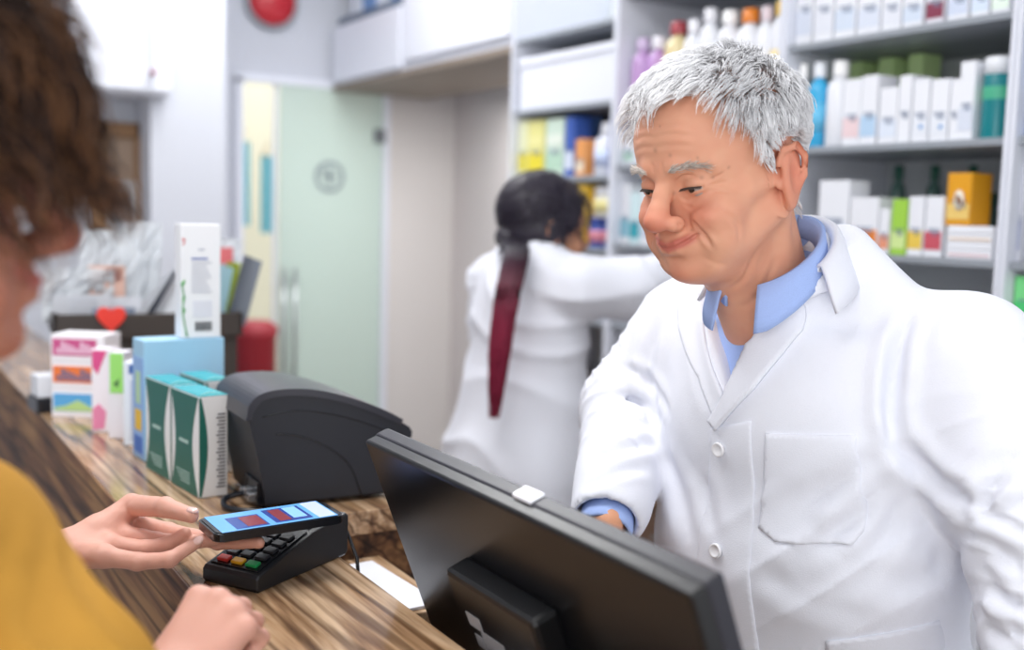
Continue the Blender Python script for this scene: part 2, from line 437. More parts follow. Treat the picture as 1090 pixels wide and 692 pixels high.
def hand_chains(curl, spread, thumb, L=1.0, side=1):
    """hand in its own frame: wrist at 0, +Y towards the fingers, palm towards -Z, thumb on the +X side (side=1)"""
    ch = []
    base = [(.026, .090, 0), (.006, .094, .002), (-.014, .090, .001), (-.032, .082, -.002)]
    lens = [(.042, .025, .020), (.047, .029, .021), (.043, .027, .020), (.034, .020, .018)]
    rad = [(.0098, .0088, .0080, .0068), (.0100, .0090, .0082, .0070), (.0096, .0086, .0078, .0066), (.0086, .0076, .0069, .0060)]
    for i in range(4):
        p = np.array(base[i])*L; a = 0; pts = [p]
        sp = math.radians(spread[i])
        for j in range(3):
            a += math.radians(curl[i][j])
            d = np.array((math.sin(sp)*math.cos(a), math.cos(sp)*math.cos(a), -math.sin(a)))
            p = p+d*lens[i][j]*L; pts.append(p)
        ch.append((pts, [r*L for r in rad[i]]))
    tp = [np.array(q)*L for q in thumb]
    ch.append((tp, [.0150*L, .0120*L, .0105*L, .0082*L]))
    return [([np.array((q[0]*side, q[1], q[2])) for q in pts], r) for pts, r in ch]
def build_hand(chains, L=1.0, side=1, h=.0016, arm=.16):
    allp = np.array([q for pts, r in chains for q in pts]); lo = np.minimum(allp.min(0), (-.055, -.14, -.045))-.02; hi = np.maximum(allp.max(0), (.055, .05, .045))+.02
    B = Field(lo, hi, h)
    X = lambda x, y, z: (x*side*L, y*L, z*L)
    # palm
    for (bx, by, bz), w in zip([(.026, .090, 0), (.006, .094, .002), (-.014, .090, .001), (-.032, .082, -.002)], (.0125, .0125, .012, .011)):
        B.cap(X(bx*.45, .012, 0), X(bx, by, bz), .0155*L, w*L, .010)
    B.ell(X(.022, .035, -.010), (.018*L, .030*L, .014*L), .012)     # thumb pad
    B.ell(X(-.024, .035, -.008), (.014*L, .032*L, .012*L), .012)
    B.cap(X(0, .01, 0), X(0, -arm, 0), .0235*L, (.0235+.047*arm)*L, .015, flat=((0, 0, 1), .78))
    for i, (pts, r) in enumerate(chains):
        for j in range(3):
            B.cap(pts[j], pts[j+1], r[j], r[j+1], .0025 if j else .006)
        for j in (1, 2): B.ell(pts[j], r[j]*1.10, .003)
    pos, Q = B.mesh(2)
    return pos, Q
def nails(chains, material, parent, T, name='fingernail'):
    pass
def place(pos, R, o): return pos @ np.asarray(R).T + np.array(o[:], float)
def join_np(parts):
    P_, Q_, C_ = [], [], []; n = 0
    for pos, Q, c in parts: P_.append(pos); Q_.append(Q+n); C_.append(np.ones((len(pos), 3))*c); n += len(pos)
    return np.concatenate(P_), np.concatenate(Q_), np.concatenate(C_)
def patch(name, poly, bvh, to_ray, material, parent, off=.002, thick=.0025, step=.007, T=None, bvh_fallback=True, smooth_it=2, swell=0):
    """a piece of cloth laid on a surface. poly: outline points (a, b); to_ray(a, b) -> origin, direction"""
    bm = bmesh.new()
    vs = [bm.verts.new((p[0], p[1], 0)) for p in poly]; bm.faces.new(vs)
    bmesh.ops.triangulate(bm, faces=bm.faces[:])
    for it in range(7):
        es = [e for e in bm.edges if e.calc_length() > step]
        if not es: break
        bmesh.ops.subdivide_edges(bm, edges=es, cuts=1)
        bmesh.ops.triangulate(bm, faces=[f for f in bm.faces if len(f.verts) > 4])
    bmesh.ops.triangulate(bm, faces=bm.faces[:])
    top = {}
    edge_v = {v for e in bm.edges if e.is_boundary for v in e.verts}
    cen = sum((Vector(p) for p in [(q[0], q[1], 0) for q in poly]), Vector())/len(poly)
    for v in bm.verts:
        o, d = to_ray(v.co.x, v.co.y)
        loc, n, i, dist = bvh.ray_cast(o, d)
        l2, n2, i2, d2 = (None,)*4
        if loc is None:
            l2, n2, i2, d2 = bvh.find_nearest(o+d*.3); loc, n = l2, n2
        if n.dot(d) > 0: n = -n
        top[v] = (loc.copy(), (n*.35-d*.65).normalized())
    for v in bm.verts:
        loc, n = top[v]; v.co = loc+n*off
    bnd = list(edge_v)
    for it in range(smooth_it):
        new = {}
        for v in bm.verts:
            if v in edge_v: nb = [e.other_vert(v) for e in v.link_edges if e.is_boundary]
            else: nb = [e.other_vert(v) for e in v.link_edges]
            if nb: new[v] = v.co*.5+sum((q.co for q in nb), Vector())/len(nb)*.5
        for v, c in new.items():
            if v not in edge_v: v.co = c
    # give it thickness
    geo = bmesh.ops.duplicate(bm, geom=bm.faces[:]+bm.verts[:]+bm.edges[:]); vm = geo['vert_map']
    org = [v for v in top if v.is_valid]
    bes = [e for e in bm.edges if e.is_boundary and e.verts[0] in top and e.verts[1] in top]
    for v in org: vm[v].co = v.co-top[v][1]*(off+.002 if v in edge_v else off*.3+.001)
    for v in org: v.co = v.co+top[v][1]*(thick if v not in edge_v else thick*.55)
    for e in bes:
        a, b = e.verts; bm.faces.new((a, b, vm[b], vm[a]))
    bmesh.ops.recalc_face_normals(bm, faces=bm.faces[:])
    for f in bm.faces: f.smooth = True
    if T is not None:
        for v in bm.verts: v.co = T(v.co)
    me = bpy.data.meshes.new(name); bm.to_mesh(me); bm.free()
    return link_mesh(name, me, material, parent)
def shell(name, rows, thick, material, parent, T=None, smooth=True):
    """a thick sheet through rows of points (all rows equally long)"""
    bm = bmesh.new(); R = [[Vector(p) for p in r] for r in rows]; n = len(R); m = len(R[0])
    N = [[None]*m for _ in R]
    for i in range(n):
        for j in range(m):
            a = R[min(i+1, n-1)][j]-R[max(i-1, 0)][j]; b = R[i][min(j+1, m-1)]-R[i][max(j-1, 0)][:] if False else R[i][min(j+1, m-1)]-R[i][max(j-1, 0)]
            v = a.cross(b); N[i][j] = v.normalized() if v.length > 1e-9 else Vector((0, 0, 1))
    f_ = (lambda v: T(v)) if T else (lambda v: v)
    A = [[bm.verts.new(f_(R[i][j]+N[i][j]*thick/2)) for j in range(m)] for i in range(n)]
    Bv = [[bm.verts.new(f_(R[i][j]-N[i][j]*thick/2)) for j in range(m)] for i in range(n)]
    for i in range(n-1):
        for j in range(m-1):
            bm.faces.new((A[i][j], A[i][j+1], A[i+1][j+1], A[i+1][j])); bm.faces.new((Bv[i][j], Bv[i+1][j], Bv[i+1][j+1], Bv[i][j+1]))
    for i in range(n-1):
        for j in (0, m-1): bm.faces.new((A[i][j], A[i+1][j], Bv[i+1][j], Bv[i][j]))
    for j in range(m-1):
        for i in (0, n-1): bm.faces.new((A[i][j], A[i][j+1], Bv[i][j+1], Bv[i][j]))
    bmesh.ops.recalc_face_normals(bm, faces=bm.faces[:])
    for f in bm.faces: f.smooth = smooth
    me = bpy.data.meshes.new(name); bm.to_mesh(me); bm.free()
    return link_mesh(name, me, material, parent)
def fold_disp(pos, Q, amp, segs, seed=0, wl=.028):
    """soft cloth folds: segs = list of (a, b, radius, strength) limbs whose folds run around them"""
    N = normals(pos, Q); d = np.zeros(len(pos))
    for q, (a, b, rad, st) in enumerate(segs):
        a = np.array(a, float); b = np.array(b, float); ab = b-a; L = np.linalg.norm(ab); ax = ab/L
        rel = pos-a; t = rel@ax; perp = rel-t[:, None]*ax; r = np.linalg.norm(perp, axis=1)
        w = np.clip(1-(np.maximum(0, -t)+np.maximum(0, t-L))/.05, 0, 1)*np.clip(1.6-r/rad, 0, 1)
        nz = snoise(pos, 16, seed+q)+.5*snoise(pos, 38, seed+q+9)
        u = t/wl*2*PI*.5+2.6*nz+1.2*np.sin(perp@np.array((.3, .8, .5))*30)
        wave = (1-np.abs(np.sin(u)))**1.6*2-.7
        gate = np.clip(.5+.9*snoise(pos, 11, seed+q+20), 0, 1)
        d += wave*gate*w*st*amp
    return pos+N*d[:, None]
coat_mat = mat('white_coat_cloth', 'eceef7', .85, .2, bump=.25, bscale=700)
coat_mat2 = mat('white_coat_cloth_seamed', 'eceef7', .85, .2, bump=.25, bscale=700)
shirt_mat = mat('blue_shirt_cloth', 'a6bdf0', .8, .2, bump=.3, bscale=1100, var=.06, vscale=600)
# ================================================================== the room
white_wall = mat('white_wall', 'ced1da', .75, .3, bump=.05, bscale=60)
beige_wall = mat('warm_grey_wall', 'd6d0cf', .8, .3)
floor_m = mat('floor_tile', 'a9a6a4', .35, .5, var=.06)
cream = mat('cream_wall', 'efead2', .8)
lac = mat('white_lacquer', 'e8ebf5', .35, .5)
lac_grey = mat('grey_board', '8f9aa2', .5)
def sbox(name, *a, m=white_wall, bev=0, parent=None, kind='structure', label=None):
    b = MB(); b.box(*a, bev=bev); o = b.build(name, m, parent); 
    if kind: o['kind'] = kind
    if label: o['label'] = label
    return o
sbox('floor', -3.2, 4.2, -2.2, 7.6, -.05, 0, m=floor_m)
YE = 5.0
sbox('wall_back', -3.2, 1.53, YE, YE+.12, 0, 3.1)
sbox('wall_back', 1.53, 2.30, YE, YE+.12, 2.09, 3.1)
sbox('wall_back', 2.30, 2.80, YE, YE+.12, 0, 3.1, m=mat('warm_light_wall', 'e0dbd8', .8))
sbox('wall_recess', 2.68, 2.80, 3.2, YE, 0, 3.1, m=beige_wall)
sbox('wall_right', 2.42, 2.54, -1.2, 3.2, 0, 3.1)
sbox('wall_recess', 2.54, 2.68, 3.08, 3.2, 0, 3.1, m=beige_wall)
sbox('wall_far', .6, 4.0, 6.9, 7.0, 0, 3.1, m=cream)
sbox('wall_left', -3.2, -3.1, -.5, YE, 0, 3.1)
sbox('ceiling', -3.2, 4.2, -2.2, 7.6, 3.1, 3.2, m=mat('ceiling_white', 'f4f5f8', .9))
# a white pillar left of the glass door, in front of the end wall
pc = [atY(160, 150, 4.2), atY(240, 150, 4.2)]
sbox('wall_pillar', pc[0].x, pc[1].x, 4.2, YE, 0, 3.1)
pp = [atY(-60, 150, 4.45), atY(160, 150, 4.45)]
sbox('wall_panel', pp[0].x, pc[0].x, 4.45, YE, 0, 3.1)
# glass door: frosted leaf, standing ajar beside the opening
frost = mat('frosted_glass', 'cfe2da', .55, .5, alpha=.74)
steel = mat('brushed_steel', 'b9bcbf', .3, .5, metal=.9)
grey_d = mat('grey_print', '8b979c', .6)
d = empty('door_1', (2.27, YE-.03, 0), kind='structure')
b = MB(); b.box(1.735, 2.262, YE-.032, YE-.020, .01, 2.075); b.build('door_leaf', frost, d, kind='structure')
b = MB()
for z in (.70, 1.15): b.tube([(1.745+.0, YE-.032, z), (1.745, YE-.075, z)], .009)
for x in (1.745, 1.80): b.tube([(x, YE-.075, .55), (x, YE-.075, 1.22)], .008, 12)
for z in (.70, 1.15): b.tube([(1.80, YE-.032, z), (1.80, YE-.075, z)], .009)
b.build('door_handle', steel, d, kind='structure')
b = MB(); b.box(2.215, 2.275, YE-.045, YE-.01, 1.83, 1.90, .004); b.box(2.215, 2.275, YE-.045, YE-.01, .22, .29, .004); b.build('door_hinge', mat('hinge_grey', '6f7478', .4, metal=.6), d, kind='structure')
# printed ring emblem on the glass
b = MB(); cx, cz = 1.985, 1.655
N_ = 40
for i in range(N_):
    a0, a1 = 2*PI*i/N_, 2*PI*(i+1)/N_; 
    for r0, r1 in ((.058, .078),):
        b.quad(*[Vector((cx+r*math.cos(a), YE-.034, cz+r*math.sin(a))) for r, a in ((r0, a0), (r1, a0), (r1, a1), (r0, a1))])
b.box(cx-.040, cx+.040, YE-.0345, YE-.0335, cz-.006, cz+.010); b.box(cx-.010, cx+.010, YE-.0345, YE-.0335, cz-.045, cz+.045); b.box(cx-.05, cx-.02, YE-.0345, YE-.0335, cz+.020, cz+.032)
b.build('door_emblem', grey_d, d, kind='structure')
f = MB()
f.box(1.53, 1.56, YE-.04, YE+.02, 0, 2.09); f.box(1.53, 2.30, YE-.04, YE+.02, 2.075, 2.11); f.box(2.27, 2.30, YE-.04, YE+.02, 0, 2.09); f.box(1.715, 1.730, YE-.01, YE+.01, 0, 2.075)
f.build('trim_1', lac, kind='structure')
# things seen through the gap
teal = mat('pale_blue_cloth', '94d6e2', .9)
def towel(px, py0, py1, Y, label, wpx):
    c = atY(px, (py0+py1)/2, Y); z0 = atY(px, py1, Y).z; z1 = atY(px, py0, Y).z; w = wpx*Y/1150*1.1
    pts = [];
    for k in range(13):
        t = k/12; pts.append((c.x-w/2+w*t, Y+.012*math.sin(t*PI*5)))
    out = pts+[(x, y+.006) for x, y in pts[::-1]]
    b = MB(); b.prism(out, z0, z1, 'z'); t = empty('hanging_gown', (c.x, Y, z0), label=label, cat='gown', group='gowns on the rail behind the glass door')
    b.build('cloth', teal, t)
    b = MB(); b.tube(smooth_path([(c.x-w*.45, Y, z1-.01), (c.x, Y, z1+.045), (c.x, Y, z1+.075)], 4), .004); b.tube([(c.x-w*.45, Y, z1-.005), (c.x+w*.45, Y, z1-.005)], .004); b.build('hanger', mat('wooden_peg', 'b98a5a', .6), t)
towel(259, 150, 240, 6.4, 'pale blue gown hanging in the gap of the glass door', 13)
towel(284, 165, 248, 6.4, 'pale blue gown hanging just inside the frosted door edge', 12)
rb = empty('waste_bin', (atY(271, 370, 4.75).x, 4.75, 0), label='dark red bin standing by the foot of the glass door', cat='bin')
c = atY(271, 350, 4.75); zb = atY(271, 352, 4.75).z
b = MB(); b.lathe([(.075, 0), (.085, .02), (.098, zb-.03), (.104, zb-.02), (.104, zb), (.096, zb), (.088, .03), (.0, .03)], 28, Matrix.Translation((c.x, 4.75, 0)), cap=False); b.build('bin_body', mat('dark_red_plastic', '9c1f2b', .5), rb)
b = MB(); b.lathe([(.106, zb-.002), (.106, zb+.018), (.07, zb+.045), (.0, zb+.05)], 28, Matrix.Translation((c.x, 4.75, 0)), cap=False); b.build('lid', mat('dark_red_plastic2', 'a83640', .5), rb)
# red round bell high on the end wall
c = atY(290, 1, YE-.03)
t = empty('wall_mounted_bell', (c.x, YE, c.z), label='round red alarm bell with a silver rim high above the glass door', cat='alarm bell')
Mx = Matrix.Translation((c.x, YE, c.z)) @ Matrix.Rotation(PI/2, 4, 'X')
b = MB(); b.lathe([(.10, 0), (.128, .0), (.132, .02), (.125, .035), (.112, .038), (.112, .01)], 40, Mx, cap=False); b.build('rim', mat('silver_rim', '9fa2a8', .35, metal=.5), t)
b = MB(); b.lathe([(.112, .0), (.112, .030), (.10, .048), (.06, .062), (.0, .066)], 40, Mx, cap=False); b.build('dome', mat('red_enamel', 'c22a35', .3), t)
# wall cupboard hanging over the left panel
def px_box(x0, x1, y0, y1, Y, dep): a = atY(x0, y0, Y); c = atY(x1, y1, Y); return a.x, c.x, Y, Y+dep, c.z, a.z
a = px_box(70, 182, -90, 102, 4.12, .33)
t = empty('wall_cupboard', (a[0], 4.12, a[4]), label='white wall cupboard hung beside the pillar at far left', cat='cupboard')
b = MB(); b.box(*a, bev=.004); b.build('carcass', lac, t)
mid = atY(160, 50, 4.12).x
b = MB(); b.box(a[0]+.003, mid-.002, 4.102, 4.119, a[4]+.012, a[5]-.003, .002); b.build('door', lac, t)
b = MB(); b.box(mid+.002, a[1]-.003, 4.102, 4.119, a[4]+.012, a[5]-.003, .002); b.build('door', lac, t)
kz = atY(161, 78, 4.1)
b = MB(); b.lathe([(.004, 0), (.010, .02), (.012, .03), (.0, .034)], 14, Matrix.Translation((kz.x, 4.10, kz.z)) @ Matrix.Rotation(PI/2, 4, 'X'), cap=False); b.build('knob', mat('dull_red_knob', 'a06070', .5), t)
b = MB(); b.box(kz.x-.006, kz.x+.006, 4.094, 4.1015, kz.z-.005, a[5]-.05, .002); b.build('edge_strip', mat('strip_grey', 'c9cdd8', .5), t)
# framed mirror with a brown wooden frame
wood_fr = mat('brown_frame_wood', '8a6746', .6, var=.2, vscale=20)
a = px_box(96, 161, 128, 258, 4.38, .03)
t = empty('framed_notice_board', (a[0], 4.4, a[4]), label='brown wooden frame around a grey board on the far left wall', cat='frame')
b = MB(); w_ = .058
b.box(a[0], a[1], 4.37, 4.42, a[5]-w_, a[5], .004); b.box(a[0], a[1], 4.37, 4.42, a[4], a[4]+w_, .004); b.box(a[0], a[0]+w_, 4.37, 4.42, a[4], a[5], .004); b.box(a[1]-w_, a[1], 4.37, 4.42, a[4], a[5], .004)
b.build('frame', wood_fr, t)
b = MB(); b.box(a[0]+.03, a[1]-.03, 4.395, 4.44, a[4]+.03, a[5]-.03); b.build('board', mat('board_brown', '9b8573', .6), t)
q = px_box(106, 145, 192, 256, 4.385, .01)
b = MB(); b.box(*q, bev=.001); b.build('notice', mat('notice_grey', 'b9babc', .5), t)
q = px_box(122, 136, 202, 250, 4.380, .005)
b = MB(); b.box(*q); b.build('notice', mat('notice_dark', '8d8f92', .5), t)
# ================================================================== shelving along the right wall
XF = 2.0; XB = 2.40
Y0, Y1, Y2, Y3 = 1.358, 2.000, 2.690, 3.300       # uprights of the three bays in view
board_m = mat('shelf_board', 'dfe3ee', .45)
dark_edge = mat('grey_back_panel', 'd3d8da', .6)
back_dk = mat('dark_back_panel', '7d888c', .6)
wood_dr = mat('brown_cupboard_wood', '7c5f4c', .45, var=.25, vscale=6)
def bay(ya, yb, zs, label, back=dark_edge, ztop=2.75, lip=None):
    t = empty('shelving_unit', (XF, (ya+yb)/2, 0), label=label, cat='shelving unit', group=None)
    for y in (ya, yb):
        s_ = .011
        b = MB(); b.box(XF-.012, XB, (y+.001 if y == ya else y-s_-.001), (y+s_+.001 if y == ya else y-.001), 0, ztop, .002); b.build('side_panel', lac, t)
    for z in zs:
        b = MB(); b.box(XF, XB-.01, ya+.0135, yb-.0135, z-.016, z, .002); b.build('shelf', mat('shelf_grey', '9aa0a8', .4) , t)
    b = MB(); b.box(XB-.012, XB, ya+.0135, yb-.0135, .92, ztop); b.build('back_panel', back, t)
    # brown cupboard below
    b = MB(); b.box(XF+.02, XB-.013, ya+.0135, yb-.0135, .02, .92, .002); b.build('base_cabinet', wood_dr, t)
    for k in range(3):
        z0 = .10+k*.272; b = MB(); b.box(XF, XF+.019, ya+.017, yb-.017, z0, z0+.262, .003); dr = b.build('drawer', wood_dr, t)
        b = MB(); ym = (ya+yb)/2; b.tube([(XF, ym-.06, z0+.20), (XF-.028, ym-.06, z0+.20), (XF-.028, ym+.06, z0+.20), (XF, ym+.06, z0+.20)], .005); b.build('handle', steel, dr)
    return t
ZR = [1.172, 1.432, 1.683, 1.935, 2.19]
ZM = [1.172, 1.420, 1.660, 1.900, 2.17]
ZL = [1.172, 1.400, 1.628, 1.858, 2.105]
bay(Y0-.63, Y0, ZR, 'white shelving bay at the right picture edge, beside the teal bottle')
bay(Y0, Y1, ZR, 'white shelving bay right of the man, holding the teal bottle')
bay(Y1, Y2, [q for q in ZM if abs(q-1.9) > .01], 'white shelving bay behind the man, with the lilac bottles')
bay(Y2, Y3, ZL, 'white shelving bay in front of the reaching woman')
# overhead cabinets over the passage
t = empty('overhead_cabinet', (XF, 4.1, 2.1), label='white overhead cabinet bridging the passage beside the glass door', cat='cabinet')
b = MB(); b.box(XF, XB+.1, Y3+.002, 4.20, 2.09, 3.0, .003); b.box(XF, XB+.1, 4.20, YE-.045, 2.09, 2.36, .003); b.build('carcass', lac, t)
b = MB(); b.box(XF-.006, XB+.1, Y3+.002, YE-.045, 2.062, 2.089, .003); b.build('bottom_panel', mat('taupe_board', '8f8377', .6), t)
b = MB(); b.box(XF-.018, XF-.002, Y3+.02, 4.17, 2.12, 2.98, .003); b.build('door', lac, t)
b = MB(); b.box(XF-.018, XF-.002, 4.20, YE-.06, 2.10, 2.355, .003); b.build('door', lac, t)
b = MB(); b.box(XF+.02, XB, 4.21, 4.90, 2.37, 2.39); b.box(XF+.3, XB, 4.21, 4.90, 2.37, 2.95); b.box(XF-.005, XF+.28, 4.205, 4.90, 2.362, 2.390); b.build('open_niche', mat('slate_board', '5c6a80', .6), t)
for i in range(4):
    b = MB(); y = 4.28+i*.15; b.box(XF+.03, XF+.28, y, y+.12, 2.391, 2.60+.02*(i % 2), .003)
    b.build('box_file', mat('file_blue%d' % (i % 2), ['6f93c8', 'dfe4ee'][i % 2], .6), None, label=['pale blue', 'white', 'blue', 'off-white'][i]+' box file over the passage, '+['last', 'third', 'second', 'first'][i]+' from the end wall', cat='box file', group='box files over the passage')
# ------------------------------------------------------------------ goods
_pm = {}
def pm(c, r=.45): return mat('pack_'+c, c, r)
def goods(kind, px0, px1, pytop, z, cols, label, X=None, dep=.07, cat=None, group=None, shape=None):
    """one pack standing on shelf height z, front in the plane X; px0..px1 its width in the photograph"""
    X = X or XF+.02
    pb = atX((px0+px1)/2, pytop, X)
    ya = atX(px0, pytop, X).y; yb = atX(px1, pytop, X).y
    if ya < yb: ya, yb = yb, ya
    for lo_, hi_, zs_ in ((Y0-.63, Y0, ZR), (Y0, Y1, ZR), (Y1, Y2, [ZM[0], ZM[1], ZM[2], ZM[2]+.13, ZM[4]]), (Y2, Y3, ZL)):
        if lo_ <= (ya+yb)/2 <= hi_:      # keep clear of the uprights and of the shelf above
            ya, yb = min(ya, hi_-.014), max(yb, lo_+.014); up_ = min([q for q in zs_ if q > z+.02] or [9]); break
    w = (ya-yb)*.94; yc = (ya+yb)/2; H = min(max(pb.z-z, .03), up_-.020-z)
    col = cols[0]
    if kind == 'box':
        t = empty('medicine_box', (X, yc, z), label=label, cat=cat or 'box', group=group)
        b = MB(); b.box(X, X+dep, yc-w/2, yc+w/2, z+.0005, z+H, .0015); b.build('carton', pm(col), t)
        for k, c in enumerate(cols[1:]):
            z0, z1 = [(.12, .42), (.55, .72), (.80, .90)][k % 3]
            b = MB(); b.box(X-.0012, X+.001, yc-w*.47, yc+w*.47, z+H*z0, z+H*z1); b.build('colour_band', pm(c), t)
        for k in range(3 if H > .09 else 1):
            b = MB(); b.box(X-.0016, X, yc-w*.32, yc+w*(.30-.12*k), z+H*(.46-.035*k*0)+H*.03*k*0-.006*k-.002, z+H*.46-.006*k+.001); b.build('print_line', pm('6f7f9a'), t)
    elif kind == 'bottle':
        t = empty('bottle', (X, yc, z), label=label, cat=cat or 'bottle', group=group); r = w/2; cap = min(.035, H*.22)
        M_t = Matrix.Translation((X+r, yc, z+.0005)); hb = H-cap
        b = MB(); b.lathe([(0, 0), (r*.9, 0), (r, .004), (r, hb*.80), (r*.86, hb*.90), (r*.45, hb*.97), (r*.42, hb)], 24, M_t, cap=False); b.build('bottle_body', pm(col, .25), t)
        b = MB(); b.lathe([(0, hb-.002), (r*.62, hb-.002), (r*.64, hb), (r*.60, H*.99), (r*.5, H), (0, H)], 20, M_t, cap=False); b.build('cap', pm(cols[1] if len(cols) > 1 else 'ffffff', .3), t)
        if len(cols) > 2:
            b = MB(); b.lathe([(r*1.01, hb*.22), (r*1.015, hb*.22), (r*1.015, hb*.62), (r*1.01, hb*.62)], 24, M_t, cap=False); b.build('bottle_label', pm(cols[2]), t)
    elif kind == 'jar':
        t = empty('jar', (X, yc, z), label=label, cat=cat or 'jar', group=group); r = w/2; M_t = Matrix.Translation((X+r, yc, z+.0005))
        b = MB(); b.lathe([(0, 0), (r*.95, 0), (r, .004), (r, H*.70), (r*.93, H*.76), (0, H*.76)], 28, M_t, cap=False); b.build('jar_body', pm(col, .3), t)
        b = MB(); b.lathe([(0, H*.74), (r*.98, H*.74), (r*.98, H*.98), (r*.92, H), (0, H)], 28, M_t, cap=False); b.build('lid', pm(cols[1], .3), t)
        if len(cols) > 2:
            b = MB(); b.lathe([(r*1.005, H*.18), (r*1.02, H*.18), (r*1.02, H*.58), (r*1.005, H*.58)], 28, M_t, cap=False); b.build('jar_label', pm(cols[2]), t)
    elif kind == 'tube':
        t = empty('pump_bottle', (X, yc, z), label=label, cat=cat or 'bottle', group=group); r = w/2; M_t = Matrix.Translation((X+r, yc, z+.0005))
        b = MB(); b.lathe([(0, 0), (r, 0), (r, .003), (r*.99, H*.78), (r*.95, H*.80), (0, H*.80)], 28, M_t, cap=False); b.build('bottle_body', pm(col, .25), t)
        b = MB(); b.lathe([(0, H*.79), (r*.97, H*.79), (r*.97, H*.98), (r*.9, H), (0, H)], 28, M_t, cap=False); b.build('cap', pm(cols[1], .35), t)
        if len(cols) > 2:
            b = MB(); b.lathe([(r*1.004, H*.48), (r*1.012, H*.50), (r*1.012, H*.62), (r*1.004, H*.64)], 28, M_t, cap=False); b.build('bottle_label', pm(cols[2]), t)
    return t
G = goods
W = 'f3f5fb'
# --- right bay, topmost visible row (on the 1.935 shelf)
row = [(846, 868), (869, 890), (891, 914), (915, 940), (941, 962), (963, 985)]
for k, (a, c) in enumerate(row): G('box', a, c, -40+3*k, ZR[3], [W, ['dfe6f4', 'e9ecf5', 'd9e4f4'][k % 3]], ['wide', 'plain', 'pale', 'slim', 'smooth', 'bright'][k]+' white carton on the top right shelf, '+['left end of the row', 'second from the left end', 'third from the left end', 'fourth from the left end', 'fifth from the left end', 'beside the crimson pack'][k], group='white cartons on the top right shelf')
G('box', 988, 1008, -30, ZR[3], ['e8e6ee', '8a3a52'], 'white pack with a crimson band on the top right shelf')
for k, (a, c) in enumerate([(1011, 1034), (1036, 1056), (1058, 1078)]): G('box', a, c, -34, ZR[3], [W, ['d6dff2', 'dbe8fa', 'eef'*2][k]], 'white carton right of the crimson band pack, '+['touching it', 'middle of three', 'against the upright'][k], group='white cartons beside the crimson pack')
# --- right bay, second row (on 1.683)
z = ZR[2]
G('bottle', 844, 857, 68, z, [W, 'ffffff'], 'white capped bottle at the left end of the shelf, just above the man\'s ear')
G('bottle', 857, 875, 66, z, ['41b4e6', 'f4f8ff', '6cc6ee'], 'sky blue bottle with white cap beside the man\'s hair')
G('bottle', 876, 898, 64, z, [W, 'ffffff'], 'white bottle with white cap right of the sky blue bottle')
G('box', 899, 918, 84, z, [W, 'f3d9dc'], 'white carton with a pale pink stripe on the teal bottle\'s shelf')
G('box', 918, 936, 80, z, [W, 'bcd8f2'], 'white carton with a pale blue stripe on the teal bottle\'s shelf')
G('box', 937, 957, 93, z, [W, 'e6eefb'], 'short white carton under the green grass print')
G('box', 958, 972, 80, z, [W], 'narrow white carton in the middle of the teal bottle\'s shelf')
G('box', 973, 991, 84, z, [W, 'eef2fa'], 'white carton with a small blue dot, left one of the pair')
G('box', 992, 1012, 84, z, [W, 'eef2fa'], 'white carton with a small blue dot, right one of the pair')
for x_ in (980, 1001):
    c = atX(x_, 135, XF+.0185); b = MB(); b.lathe([(0, 0), (.0045, 0), (.0045, .001), (0, .001)], 16, Matrix.Translation(c) @ Matrix.Rotation(-PI/2, 4, 'Y'), cap=False); tag(b.build('price_dot', pm('1f8fd8')), label='round blue sticker on the '+('left' if x_ == 980 else 'right')+' white carton near the teal bottle', cat='sticker')
G('box', 1013, 1023, 84, z, [W], 'slim white carton right of the blue dot pair')
G('box', 1023, 1040, 65, z, [W, 'dfe5f2'], 'tall white carton touching the teal bottle')
G('tube', 1041, 1070, 60, z, ['0f7f86', 'f2f5fa', '4bb28c'], 'large teal bottle with a white cap at the shelf end')
G('box', 1070, 1074, 62, z, ['0c6a72'], 'dark teal carton edge behind the large teal bottle', X=XF+.12)
for k, x_ in enumerate((910, 943, 975)):
    G('box', x_-8, x_+8, 57, z, ['d2f0a8', '9ad46a', 'b4e68c'], 'green printed carton behind the white ones, '+['left', 'middle', 'right'][k]+' of three', X=XF+.22, group='green printed cartons at the back')
# --- right bay, third row (on 1.432)
z = ZR[1]
G('box', 872, 906, 192, z, [W, 'e3e7f1'], 'broad white carton close behind the man\'s shoulder, tallest there')
G('box', 905, 937, 210, z, [W, 'ef8a33'], 'white carton with an orange square above the man\'s shoulder')
G('box', 937, 948, 222, z, [W, 'f0a080'], 'slim white carton with a salmon dot beside the lime carton')
G('box', 950, 967, 212, z, ['a6d84e', 'd9f0a0'], 'lime green carton standing above the man\'s shoulder')
G('box', 968, 985, 209, z, [W, 'f1cf58'], 'white carton with a yellow patch beside the lime carton')
G('box', 986, 1006, 209, z, [W, 'cf5a68'], 'white carton with a red patch beside the stacked flat packs')
c0 = atX(1006, 268, XF+.02); c1 = atX(1058, 268, XF+.02)
fz = z
for k, (h_, cc, lb) in enumerate([(.018, 'e2c9cc', 'bottom'), (.016, W, 'second'), (.018, 'ead7c6', 'third'), (.018, W, 'top')]):
    t = empty('flat_pack', (XF+.02, c0.y, fz), label='flat white pack lying in the stack by the upright, '+lb+(' one' if lb in ('bottom', 'top') else ' from below'), cat='box', group='stack of flat packs')
    b = MB(); b.box(XF+.02, XF+.12, c1.y+.004, c0.y-.002, fz+.0005, fz+h_, .001); b.build('carton', pm(W), t)
    b = MB(); b.box(XF+.0188, XF+.021, c1.y+.01, c0.y-.008, fz+.005, fz+.011); b.build('colour_band', pm(cc), t); fz += h_
G('box', 1009, 1036, 184, fz, ['eba51e', 'f6d27a'], 'yellow carton standing on the stack of flat packs')
